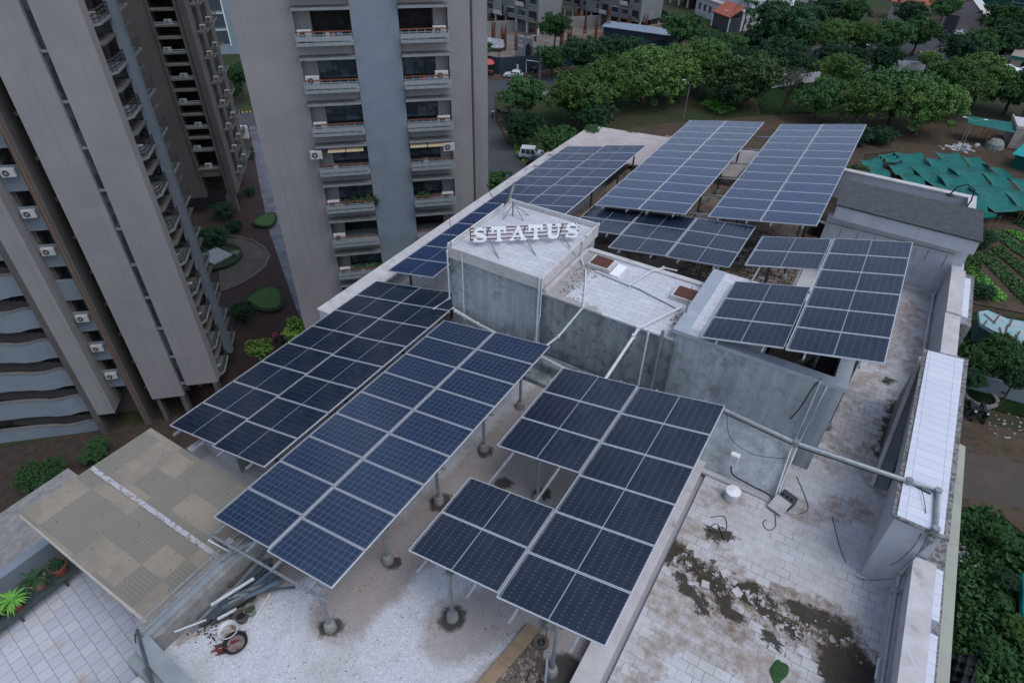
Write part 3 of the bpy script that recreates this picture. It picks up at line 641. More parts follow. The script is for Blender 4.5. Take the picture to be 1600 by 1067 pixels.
SM['h'] = cell_mat('mono_right_high', (.008,.016,.038), (.085,.10,.13), 12, 12, 'dots', .20, True, 2.12, 1.06)
PM = {}
def panel_meshes(kind, W, g):
    key = (kind, W)
    if key in PM: return PM[key]
    Hh = g-.022
    a = MB().box(.012, W-.012, .012, Hh-.012, -.012, 0).build('solar_panel', SM[kind])
    f = MB()
    t = .013 if kind in 'aeb' else .014
    f.box(0, W, 0, t, -.035, .006); f.box(0, W, Hh-t, Hh, -.035, .006); f.box(0, t, t, Hh-t, -.035, .006); f.box(W-t, W, t, Hh-t, -.035, .006)
    fo = f.build('panel_frame', M_ALU); me = (a.data, fo.data)
    bpy.data.objects.remove(a); bpy.data.objects.remove(fo); PM[key] = me; return me
DIM = {'h': (2.12,1.083), 'a': (2.28,1.155), 'e': (2.28,1.155), 'b': (1.98,1.02), 'd': (1.98,1.02), 'c': (2.28,1.165), 'f': (2.28,1.165)}
def array(label, kind, cols, posts, floor, braces=(), beam_over=.25, rail_over=.22):
    """cols: (x,y,z,tilt,[row indices]); posts: (x,y,top)"""
    W, g = DIM[kind]; x0, y0 = cols[0][0], cols[0][1]
    t = thing('solar_array', label, 'solar array', (x0, y0, floor), group='solar arrays on the roof', world=True)
    pa, pf = panel_meshes(kind, W, g)
    rails = MB()
    for (x, y, z, tilt, rows) in cols:
        T = R_(tilt); ax = Vector((math.cos(T), 0, math.sin(T)))
        for r in rows:
            o = bpy.data.objects.new('solar_panel', pa); C.objects.link(o); o.parent = t
            o.location = (x-x0, y+r*g-y0, z-floor); o.rotation_euler = (random.uniform(-.002,.002), -T+random.uniform(-.0015,.0015), 0)
            q = bpy.data.objects.new('panel_frame', pf); C.objects.link(q); q.parent = o
        runs = []; 
        for r in rows:
            if runs and runs[-1][1] == r-1: runs[-1][1] = r
            else: runs.append([r, r])
        lo_, hi_ = min(rows), max(rows)
        for u in (.22, .78):
            p = Vector((x, y, z)) + ax*W*u
            rails.bar((p.x, y+lo_*g-rail_over, p.z-.075), (p.x, y+(hi_+1)*g+.1, p.z-.075), .045, .07)
    rails.each('mounting_rail', M_STEEL, t)
    for (x, y, top, base) in posts:
        pm = MB(); pm.cone((x, y, base), (x, y, top), .045, .045, 10); pm.box(x-.09, x+.09, y-.09, y+.09, top+.002, top+.02)
        po = pm.build('support_post', M_STEELD if kind in 'adefh' else M_STEEL, t)
        if abs(base-floor) < .3:
            ft = MB().lathe([(.14,0),(.14,.10),(.115,.20),(.11,.22),(.05,.23)], (x, y, base), 14).build('post_footing', M_CONC); ft.parent = po; ft.location = po.location; ft.location = (0,0,0)
            ft.location = (0,0,0)
    bb = MB()
    for a_, b_ in braces: bb.tube([a_, b_], .035, 8)
    if braces: bb.each('brace', M_STEEL, t)
    return t
def zat(col, x, y=None): return col[2] + (x-col[0])*math.tan(R_(col[3]))
# array A: dark two column array on the left
cL = (-15.32,5.99,26.07,12.6,range(8)); cR = (-13.02,5.87,26.65,13.5,range(8))
ps = []; br = []
for k in range(4):
    y = 6.6 + 2.75*k
    ps += [(-14.6,y,zat(cL,-14.6)-.16,FW), (-11.4,y,zat(cR,-11.4)-.16,FW)]
    br += [((-15.1,y,zat(cL,-15.1)-.15),(-10.9,y,zat(cR,-10.9)-.15))]
    br += [((-14.6,y,25.2),(-14.1,y,zat(cL,-14.1)-.15))]
array('dark black solar array at the left edge of the roof', 'a', [cL, cR], ps, FW, br)
# array B: blue polycrystalline
cL = (-10.56,4.16,27.26,9.4,range(9)); cR = (-8.47,4.04,27.73,8.9,range(9))
ps = []; br = []
for k in range(5):
    y = [3.95,5.9,7.95,10.1,12.1][k]
    ps += [(-6.85,y,zat(cR,-6.85)-.16,F)]
    if k: ps += [(-9.6,y,zat(cL,-9.6)-.16,F)]
    br += [((-10.45,y-.12,zat(cL,-10.45)-.15),(-6.45,y-.12,zat(cR,-6.45)-.15))]
ps += [(-9.72,3.9,zat(cL,-9.72)-.16,26.9)]
br += [((-9.72,3.85,26.9),(-10.2,3.7,zat(cL,-10.2)-.12)), ((-9.72,3.85,26.85),(-9.1,4.3,27.35)), ((-9.72,3.6,26.9),(-9.72,4.9,26.7))]
array('bright blue solar array of square grid panels in the middle foreground', 'b', [cL, cR], ps, F, br, rail_over=.3)
# array C: front right
cA = (-5.73,5.53,28.06,10.2,[0,1,3,4,5]); cR = (-3.43,5.40,28.56,12.2,range(6))
ps = [(-4.70,5.56,28.0,F),(-4.67,9.35,28.1,F),(-4.70,12.0,28.1,F),(-2.24,5.70,28.6,F),(-2.24,9.3,28.6,F),(-2.2,12.0,28.6,F)]
br = [((-5.6,y,zat(cA,-5.6)-.15),(-1.3,y,zat(cR,-1.3)-.15)) for y in (5.7,9.3,12.)]
array('dark solar array with a missing panel in the right foreground', 'c', [cA, cR], ps, F, br, rail_over=.34)
# array D: far left behind the sign block
cL = (-14.89,15.45,26.56,12.4,range(13)); cR = (-12.60,15.4,27.14,12.4,range(5,13))
ps = [(x,y,zat(c_,x)-.16,FW) for y in (16.2,19,22,25,28.0,29.9) for x,c_ in ((-14.4,cL),(-10.75,cR)) if not (x > -12 and y < 21)]
br = [((-14.8,y,zat(cL,-14.8)-.15),(-10.4 if y > 21 else -12.7,y,zat(cR,-10.4 if y > 21 else -12.7)-.15)) for y in (16.2,19,22,25,28)]
array('long grey blue solar array behind and left of the white letters', 'e', [cL, cR], ps, FW, br)
# array E and F: far polycrystalline pair
cL = (-9.77,23.13,27.56,10.2,range(12)); cR = (-7.79,23.03,27.95,9.9,range(12))
ps = [(x,y,zat(c_,x)-.16,F) for y in (24,27,30,33) for x,c_ in ((-9.2,cL),(-6.3,cR))]
array('far blue solar array left of the other far blue one', 'd', [cL, cR], ps, F, [((-9.7,y,27.4),(-5.9,y,28.12)) for y in (24,27,30,33)])
cL = (-5.07,23.57,28.17,10.9,range(12)); cR = (-3.09,23.39,28.63,11.2,range(12))
ps = [(x,y,zat(c_,x)-.16,F) for y in (24,27,30,33) for x,c_ in ((-4.5,cL),(-1.7,cR))]
array('far blue solar array nearest the dark felt roof and the green nets', 'd', [cL, cR], ps, F, [((-6.2,y,27.84),(-1.2,y,28.72)) for y in (24,26,28,30,32,34)])
# array G: short rows behind the low block
cA = (-10.03,21.2,27.2,9.3,[1,2]); cB = (-7.75,20.10,27.61,9.3,range(3)); cC = (-5.45,20.0,28.02,7.8,range(3))
cA = (-10.04,20.12,27.23,9.3,[1,2])
ps = [(-9.4,21.6,27.1,F),(-9.4,23.2,27.1,F),(-7,20.5,27.55,F),(-4.2,20.5,27.95,F),(-4.2,23.2,27.95,F),(-7,23.2,27.5,F)]
array('short solar array stepped in three columns behind the low hatch block', 'f', [cA, cB, cC], ps, F, [((-7.6,20.4,27.46),(-3.3,20.4,28.15)),((-9.9,23.1,27.1),(-3.3,23.1,28.15))])
# array H: right
cA = (-2.51,14.15,29.46,14.4,[0,1,2,4,5]); cR = (-.40,13.82,30.20,13.8,range(6))
ps = [(-1.9,16.2,29.4,F+2.8),(-1.9,19.8,29.4,F),(.35,15.0,30.1,F+1.4),(1.4,18.8,30.4,F),(-.2,19.8,30.,F),(1.35,16.3,30.4,F)]
array('tall solar array with one missing panel above the walled roof block', 'h', [cA, cR], ps, F, [((-2.4,14.4,29.36),(1.6,14.4,30.5)),((-2.4,19.9,29.36),(1.6,19.9,30.5)),((-2.4,17.2,29.36),(1.6,17.2,30.5))])

# ================================================================== TOWERS (local frame: x along the facade, y away from the street side, z up)
AZ = R_(43)
def ac_unit(x, y, z, parent, w_=.8, front=-1):
    a = MB().box(x-w_/2, x+w_/2, y-.15, y+.15, z, z+.55).build('air_conditioner', M_AC, parent, bevel=.02)
    f = MB().cone((x-.12*w_, y+front*.152, z+.28), (x-.12*w_, y+front*.165, z+.28), .2, .2, 16).build('fan_grille', M_ACF); f.parent = a
    b = MB().cone((x-.12*w_, y+front*.166, z+.28), (x-.12*w_, y+front*.175, z+.28), .06, .06, 10).build('fan_hub', M_AC); b.parent = a
    return a
mt = thing('tower_block', 'broad beige apartment tower with a blue grey centre strip and two columns of balconies', 'tower', (-26.4, 35.6, 0), AZ)
TOP = 56
LV = [28.72 - 2.82*k for k in range(-9, 10)]       # top of every lintel ledge
b = MB()
b.box(-12.95, -9.4, 0, 14, 0, TOP); b.box(0, 1.42, 0, 14, 0, TOP); b.box(1.62, 2.6, .35, 14, 0, TOP); b.box(1.42, 1.62, .5, 14, 0, TOP)
b.box(-9.4, 0, 1.6, 14, 0, TOP)
for z in LV:
    for (x0, x1) in ((-9.4,-6.0),(-3.1,0)): b.box(x0, x1, .0, 1.6, z-2.82+.02, z-1.92-.18)
b.build('wall', M_TOWER, mt)
MB().box(-6.0, -3.1, -.28, 1.6, 0, TOP+1).build('centre_strip', M_BLUE, mt)
MB().box(1.44, 1.6, .3, .5, 0, TOP).build('pipe_groove', mat('groove_brown', (.07,.05,.045)), mt)
b = MB()
for z in LV:
    b.box(-12.96, -9.42, -.004, .02, z-1.0, z-.985); b.box(.01, 1.41, -.004, .02, z-1.0, z-.985)
b.each('joint_line', mat('joint', (.23,.21,.215)), mt)
for k, z in enumerate(LV):
    if z > 38 or z < 8: continue
    for side, (x0, x1) in enumerate(((-9.4,-6.02),(-3.08,-.02))):
        sg = -1 if side == 0 else 1                 # the air conditioners hang at the outer end
        l = MB().box(x0-.02, x1+.02, -.62, 0.1, z-.16, z).build('lintel_ledge', M_SLAB, mt)
        q = MB().box(x0-.03, x1+.03, -.63, .0, z, z+.012).build('ledge_top', M_SLABTOP); q.parent = l
        fl = z-1.92
        bal = MB().box(x0-.02, x1+.02, -.85, 1.6, fl-.18, fl).build('balcony', M_SLAB, mt)
        rl = MB(); 
        for i in range(7):
            x = x0+.06+(x1-x0-.12)*i/6; rl.bar((x,-.82,fl),(x,-.82,fl+.62),.035)
        rl.box(x0,x1,-.835,-.805,fl+.10,fl+.36); rl.box(x0,x1,-.84,-.8,fl+.44,fl+.47)
        r = rl.build('railing', M_RAIL); r.parent = bal
        h = MB().box(x0,x1,-.85,-.79,fl+.60,fl+.66).build('handrail', M_BROWN); h.parent = bal
        # recess: dark room, window, beige return wall
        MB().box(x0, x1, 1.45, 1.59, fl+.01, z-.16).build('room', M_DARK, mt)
        wx0, wx1 = (x0+.95, x1-.02) if side == 0 else (x0+.02, x1-.85)
        MB().box(*( (x0,wx0) if side == 0 else (wx1,x1) ), .55, 1.44, fl+.01, z-.16).build('return_wall', M_TOWER, mt)
        if k % 5 != 3:
            wn_ = MB().box(wx0, wx1, .62, .66, fl+.35, z-.16).build('window', M_GLASS, mt)
            fr2 = MB()
            for i in range(4 if side else 3): 
                x = wx0 + (wx1-wx0)*i/(3 if side else 2); fr2.box(x-.02,x+.02,.58,.62,fl+.35,z-.17)
            fr2.box(wx0,wx1,.585,.615,fl+.33,fl+.37); f2 = fr2.build('window_frame', M_BLACK); f2.parent = wn_
            if (k+side) % 3 == 0:
                cu = MB().box(wx0+.1, wx0+(.8 if side else 1.2), .67, .69, fl+.3, z-.2).build('curtain', M_AC, None); cu.parent = wn_
        if k == 11 or (k == 10 and False): pass
        if 21.5 < z < 24.5:     # the floor with the awnings
            aw = MB()
            for i in range(2):
                u0 = (x0+.75 if side == 0 else x0+.02) + i*1.22; u1 = u0+1.16
                aw.add([(u0,.05,z-.17),(u1,.05,z-.17),(u1,-.75,z-.42),(u0,-.75,z-.42),(u0,.05,z-.2),(u1,.05,z-.2),(u1,-.75,z-.45),(u0,-.75,z-.45)],[(0,1,2,3),(7,6,5,4),(2,1,5,6),(3,2,6,7),(0,3,7,4),(1,0,4,5)])
            aw.build('awning', M_AWN, mt)
            ac_unit((x0-.05 if side == 0 else x1-.35), -.55, z-.85, mt, .78)
            MB().box(x0+.9,x0+1.25,-.2,.1,fl+.02,fl+.35).build('stored_box', M_AC, mt)
        else:
            xa = x0+.55 if side == 0 else x1-.6
            if (k*2+side) % 3 == 1:
                LC = [mat('laundry', c_, .9) for c_ in ((.30,.10,.09),(.12,.17,.30),(.42,.40,.36))] if 'LC' not in globals() else LC
                u0 = x0+1.2+.3*(k % 3)
                for q_ in range(3): MB().box(u0+.34*q_, u0+.34*q_+.26, -.80, -.78, fl+.25+.08*q_, fl+.66).build('laundry', LC[(k+q_) % 3], mt)
            ac_unit(xa, -.55, fl+.03 + (.25 if k % 2 else .12), mt, .85)
        if k in (12, 11) and side in (0,1):
            pass
def leaves(n_, cx_, cy_, cz_, rx, ry, rz, size, rng=RNG):
    """n_ randomly turned leaf-clump quads inside an ellipsoid: returns vertex array"""
    d = rng.normal(size=(n_,3)); d /= np.linalg.norm(d, axis=1)[:,None]; r = rng.random(n_)**.45
    c = d*r[:,None]*np.array([rx,ry,rz]) + np.array([cx_,cy_,cz_])
    nrm = d*.7 + rng.normal(size=(n_,3))*.5 + np.array([0,0,.55]); nrm /= np.linalg.norm(nrm, axis=1)[:,None]
    t = np.cross(nrm, rng.normal(size=(n_,3))); t /= np.linalg.norm(t, axis=1)[:,None]; bt = np.cross(nrm, t)
    s = size*(.6+.8*rng.random(n_))[:,None]
    return np.stack([c-t*s-bt*s*.25, c-bt*s*.7+t*s*.1, c+t*s-bt*s*.1, c+bt*s*.75], axis=1).reshape(-1,3)
def quads_object(name, V, m_, parent=None):
    n_ = len(V)//4; me = bpy.data.meshes.new(name); me.vertices.add(len(V)); me.vertices.foreach_set('co', V.astype(np.float32).ravel())
    me.loops.add(n_*4); me.loops.foreach_set('vertex_index', np.arange(n_*4, dtype=np.int32)); me.polygons.add(n_); me.polygons.foreach_set('loop_start', np.arange(0, n_*4, 4, dtype=np.int32))
    me.update(calc_edges=True); me.validate(); me.materials.append(m_)
    o = bpy.data.objects.new(name, me); C.objects.link(o); o.parent = parent; return o
for (x0, z, wd) in ((-8.2, LV[12], 2.0), (-3.0, LV[12], .7), (-8.6, LV[14], 2.2), (-3.0, LV[14], 1.9)):
    fl = z-1.92; V = np.concatenate([leaves(90, x0+.3+i*wd/4, -.55, fl+.45+.1*(i % 2), .28, .22, .42, .08) for i in range(5)])
    quads_object('balcony_plants', V, L_MID, mt)

# left tower --------------------------------------------------------
lt = thing('tower_block', 'tall dark beige tower at the left edge with two blank wall slabs and stair openings', 'tower', (-41, 20.25, 0), AZ)
b = MB()
b.box(-4.75,-2.25,0,1.6,2.95,TOP); b.box(-1.8,.68,0,1.0,4.0,TOP); b.build('wall_slab', M_TOWER, lt)
b = MB(); 
for z in np.arange(2.95, TOP, 2.85): b.box(-4.75,.68,-.003,.01,z+1.2,z+1.215)
b.each('joint_line', mat('joint2', (.235,.215,.22)), lt)
# glazed strip between the slabs
g = MB().box(-2.25,-1.8,.35,.45,3.2,TOP).build('glass_strip', M_GLASS, lt)
b = MB()
for k in range(19): b.box(-2.24,-1.81,.22,.36,2.95+2.85*k+1.05,2.95+2.85*k+1.2)
q = b.build('glass_strip_bars', M_SLAB); q.parent = g
# body
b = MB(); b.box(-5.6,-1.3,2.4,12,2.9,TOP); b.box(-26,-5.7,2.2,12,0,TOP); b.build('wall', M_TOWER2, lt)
MB().box(-5.6,-4.75,2.25,2.39,2.9,TOP).build('dark_recess', M_DARK, lt)
b = MB()
for k in range(18): b.box(-5.55,-4.8,1.2,2.24,3.1+2.85*k,3.3+2.85*k)
b.each('recess_ledge', M_CONCD, lt)
fi = MB().box(-6.15,-5.65,0,1.9,0,TOP).build('fin', M_TOWER2, lt)
p_ = MB(); p_.tube([(-5.95,-.04,1),(-5.95,-.04,TOP)],.05,6); q = p_.build('orange_pipe', mat('orange_pipe', (.20,.10,.05))); q.parent = fi
b = MB(); b.box(-9.4,-8.95,-.5,2.2,0,TOP); b.build('pier', M_TOWER2, lt)
b = MB(); b.box(-8.95,-7.65,-.5,2.2,2.4,TOP); b.build('pier_face', M_TOWER, lt)
# AC bay
for k in range(17):
    z = 1.35+2.85*k
    if z > 34: break
    MB().box(-7.65,-6.15,.6,.8,z+.05,z+1.75).build('spandrel', M_BLUE, lt) if k else None
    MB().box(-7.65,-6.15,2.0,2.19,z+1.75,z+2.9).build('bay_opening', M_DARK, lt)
    MB().box(-7.65,-7.45,.85,2.0,z+1.7,z+2.9).build('bay_shelf', M_CONCD, lt)
    if k != 4 and k: ac_unit(-7.0, .38, z+1.15, lt, .85)
# stair bay, spandrels following the flights
for k in range(12):
    z = 1.2+2.87*k
    def top(x, z=z): return z + (0 if x > -10.6 else (-.35-.0*(x) if x > -12.4 else -.35+.28*min(1,(-x-12.4)/1.4)))
    xs = [-9.4,-10.5,-11.3,-12.2,-12.9,-14.3,-20]; 
    zs = [z, z-.02, z-.20, z-.21, z-.04, z+.08, z+.08]
    m_ = MB(); vs = []; fs = []
    lowz = zs if k == 0 else None
    for i, x in enumerate(xs):
        bot = zs[i]-1.72 if k else -.5
        vs += [(x,.2,bot),(x,.2,zs[i]),(x,.42,zs[i]),(x,.42,bot)]
    for i in range(len(xs)-1):
        a = 4*i; c2 = a+4
        fs += [(a,c2,c2+1,a+1),(a+1,c2+1,c2+2,a+2),(a+2,c2+2,c2+3,a+3),(a+3,c2+3,c2,a)]
    m_.add(vs, fs); sp = m_.build('stair_spandrel', M_BLUE, lt)
    cp = MB()
    for i in range(len(xs)-1): cp.bar((xs[i],.3,zs[i]+.03),(xs[i+1],.3,zs[i+1]+.03),.28,.05)
    q = cp.build('spandrel_cap', M_SLABTOP); q.parent = sp
    if z < 32:
        st_ = MB()
        for i in range(14): st_.box(-9.9-.42*(i+1),-9.9-.42*i,.6,2.0,z-.9+.085*i,z+.35+.085*i)
        st_.build('stair_flight', M_STEP, lt)
        MB().box(-20,-9.4,2.05,2.19,z,z+1.15).build('stair_opening', M_DARK, lt)
# balconies on the side that faces the courtyard
b = MB(); b.box(-1.3,-1.1,1.0,12,2.9,TOP); b.build('side_wall', M_TOWER2, lt)
MB().box(-.15,.50,6.3,6.9,2.0,TOP).build('side_column', M_BLUE, lt)
for k in range(15):
    z = 3.6+2.85*k
    if z > 36: break
    for (y0, y1, x1) in ((3.2,6.25,.0),(6.95,9.8,.12)):
        MB().prism([(-1.1,y0),(x1-.5,y0),(x1,y0+.6),(x1,y1),(-1.1,y1)], z-.14, z).build('sunshade_slab', M_SLABTOP, lt)
        fl = z-1.75
        bal = MB().prism([(-1.1,y0+.2),(x1-.3,y0+.2),(x1+.1,y0+.8),(x1+.1,y1),(-1.1,y1)], fl-.14, fl).build('balcony', M_SLAB, lt)
        r = MB(); pts = [(-.8,y0+.25),(x1-.3,y0+.25),(x1+.05,y0+.85),(x1+.05,y1-.05)]
        for a_, c_ in zip(pts, pts[1:]):
            for h_ in (.25,.5,.75): r.bar((*a_,fl+h_),(*c_,fl+h_),.035,.09)
            for t_ in (0,.5,1): r.bar((a_[0]+(c_[0]-a_[0])*t_,a_[1]+(c_[1]-a_[1])*t_,fl),(a_[0]+(c_[0]-a_[0])*t_,a_[1]+(c_[1]-a_[1])*t_,fl+.8),.03)
        q = r.build('railing', M_RAILD); q.parent = bal
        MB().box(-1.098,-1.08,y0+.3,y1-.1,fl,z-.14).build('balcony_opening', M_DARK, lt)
        if k % 4 != 1: ac_unit(-.45, y0+1.0, fl+.02+.2*(k % 2), lt, .7)
b = MB(); b.box(.2,.5,.0,.8,0,4.0); b.box(-2.7,-2.3,.1,.7,0,2.95); b.box(-4.6,-4.3,.2,.8,0,2.95); b.box(-1.3,-.9,4,4.4,0,3); b.each('ground_column', M_TOWER2, lt)

# third tower --------------------------------------------------------
tt = thing('tower_block', 'narrow brown tower seen between the left tower and the broad tower', 'tower', (-70.5, 45.7, 0), AZ)
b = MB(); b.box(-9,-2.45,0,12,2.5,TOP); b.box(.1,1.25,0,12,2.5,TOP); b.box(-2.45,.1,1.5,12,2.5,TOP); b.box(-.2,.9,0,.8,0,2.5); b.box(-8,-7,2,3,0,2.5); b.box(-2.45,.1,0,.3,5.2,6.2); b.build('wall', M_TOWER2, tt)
b = MB(); b.box(-2.62,-2.45,-.18,0,5,TOP); b.box(.1,.27,-.18,0,5,TOP); b.box(.55,.72,-.12,0,2.5,TOP); b.each('vertical_fin', M_TOWER2, tt)
for k in range(14):
    z = 6.2+2.82*k
    if z > 34: break
    MB().box(-2.45,.1,1.3,1.49,z,z+2.8).build('bay_opening', M_DARK, tt)
    l = MB().box(-2.45,.1,-.1,1.3,z-.1+(1.15 if k else 0),z+(1.3 if k else .1)).build('bay_ledge', M_SLABTOP, tt)
    bal = MB().box(-2.45,.1,-.1,1.3,z+2.3,z+2.4).build('balcony', M_SLABTOP, tt)
    r = MB(); r.box(-2.4,.05,-.08,-.04,z+2.5,z+2.62); r.box(-2.4,.05,-.08,-.04,z+2.72,z+2.8)
    for i in range(6): r.bar((-2.4+.49*i,-.06,z+2.4),(-2.4+.49*i,-.06,z+2.8),.03)
    q = r.build('railing', M_RAIL); q.parent = bal
    ac_unit(-1.9+.9*(k % 2), .35, z+2.42, tt, .8)
ac_unit(-1.2,.3,6.3,tt,.8); 
# side balconies of the third tower
for k in range(13):
    z = 4.6+2.82*k
    if z > 34: break
    for (y0,y1) in ((2.2,4.6),(6.2,9.5)):
        bal = MB().box(1.25,2.3,y0,y1,z-.14,z).build('balcony', M_SLABTOP, tt)
        r = MB()
        for h_ in (.25,.5,.8): r.box(2.24,2.29,y0,y1,z+h_,z+h_+.07)
        for i in range(5): r.box(2.24,2.29,y0+(y1-y0-.05)*i/4,y0+(y1-y0-.05)*i/4+.05,z,z+.85)
        q = r.build('railing', M_RAILD); q.parent = bal
        MB().box(1.252,1.27,y0+.2,y1-.2,z,z+2.2).build('balcony_opening', M_DARK, tt)
        ac_unit(1.9,y0+.6,z+.05,tt,.7)
# blue grey glazed tower far behind
ft_ = thing('tower_block', 'distant grey blue tower with tall framed windows behind the brown tower', 'tower', tuple(at(362,85,0)), AZ)
MB().box(-12,4,0,14,0,TOP).build('wall', mat('far_blue', (.20,.25,.29), .8, (.17,.215,.25), .4, 4), ft_)
for k in range(11):
    z = 2.2+3.3*k
    wn_ = MB().box(-4.6,.4,-.06,-.01,z,z+2.7).build('window', mat('far_glass', (.05,.065,.08), .2) if k == 0 else bpy.data.materials['far_glass'], ft_)
    r = MB(); r.box(-4.7,-4.5,-.12,0,z-.5,z+2.8); r.box(.3,.5,-.12,0,z-.5,z+2.8); r.box(-4.5,.3,-.1,0,z+2.7,z+2.8); q = r.build('window_frame', M_WHITE); q.parent = wn_

# ================================================================== TREES
def crown_mesh(name, seed, lobes=9, n_=9500, flat=.72, leafm=L_NEEM, size=.055, gap=.3):
    rng = np.random.default_rng(seed); V = []
    cl = []
    for i in range(lobes):
        a = 2*math.pi*(i/lobes)+rng.random()*.8; r = .5*(.55+.7*rng.random()) if i else 0; z = (rng.random()-.35)*.55*flat if i else .25
        cl.append((math.cos(a)*r, math.sin(a)*r, z, .36+.2*rng.random()))
    tot = 0; clumps = []
    for (x, y, z, r) in cl:
        k = int(30*(r/.45)**2)
        for j in range(k):
            d = rng.normal(size=3); d[2] = abs(d[2])*.9+d[2]*.1 if rng.random() < .6 else d[2]; d /= np.linalg.norm(d)
            p = np.array([x, y, z]) + d*r*np.array([1,1,flat])*(.66+.46*rng.random()); clumps.append((p, .085+.07*rng.random()))
    per = int(n_*.88/len(clumps))
    for p, r in clumps:
        if rng.random() < gap*.25: continue
        V.append(leaves(per, *p, r, r, r*.75, size, rng))
    V.append(leaves(int(n_*.12), 0, 0, 0, .6, .6, .42*flat/.7, size*1.5, rng))
    o = quads_object(name, np.concatenate(V), leafm); me = o.data; bpy.data.objects.remove(o); return me
CM = {'neem': [crown_mesh('crown', 11+i, 10+i, 19000, .74, L_NEEM, .027) for i in range(3)],
      'dark': [crown_mesh('crown', 31+i, 9, 13000, .85, L_DARK, .033) for i in range(2)],
      'mid': [crown_mesh('crown', 41+i, 8, 13000, .8, L_MID, .033) for i in range(2)],
      'olive': [crown_mesh('crown', 51+i, 9, 14000, .8, L_OLIVE, .031) for i in range(2)],
      'open': [crown_mesh('crown', 61, 7, 3200, .7, L_MID, .055, 1.4), crown_mesh('crown', 62, 7, 2600, .7, L_LIME, .06, 1.4)]}
def trunk_mesh(seed):
    rng = random.Random(seed); b = MB()
    b.tube([(0,0,0),(.05,.02,.5),(.02,-.03,1.0)], [.07,.055,.045], 8)
    for i in range(5):
        a = i*1.26+rng.random(); b.tube([(.02,-.03,.85+.03*i),(math.cos(a)*.18,math.sin(a)*.18,1.15),(math.cos(a)*.5,math.sin(a)*.5,1.45+.2*rng.random())],[.035,.026,.01],6)
    o = b.build('trunk', M_TRUNK); me = o.data; bpy.data.objects.remove(o); return me
TM = [trunk_mesh(i) for i in range(3)]
def tree(px, py, rpx, kind, label, zc=None, name='tree', group=None, asp=.85, base=0., cat='tree', var=None, loc=None):
    """px,py: middle of the crown in the survey picture, rpx: its radius there"""
    zc = 4.5 if zc is None else zc
    p = at(px, py, base+zc) if loc is None else Vector(loc); r = rpx*dist(p)/FPX if loc is None else rpx
    t = thing(name, label, cat, (p.x, p.y, base), random.uniform(0, 6.28), group)
    ms = CM[kind]; me = ms[(int(px+py) if var is None else var) % len(ms)]
    cr = bpy.data.objects.new('crown', me); C.objects.link(cr); cr.parent = t; cr.location = (0, 0, zc); r *= .97; cr.scale = (r*1.06, r*1.06*random.uniform(.9,1.05), r*asp*1.2)
    tr = bpy.data.objects.new('trunk', TM[int(px) % 3]); C.objects.link(tr); tr.parent = t; tr.scale = (r*.9, r*.9, zc/1.25)
    return t
G1 = 'roadside trees behind the building'
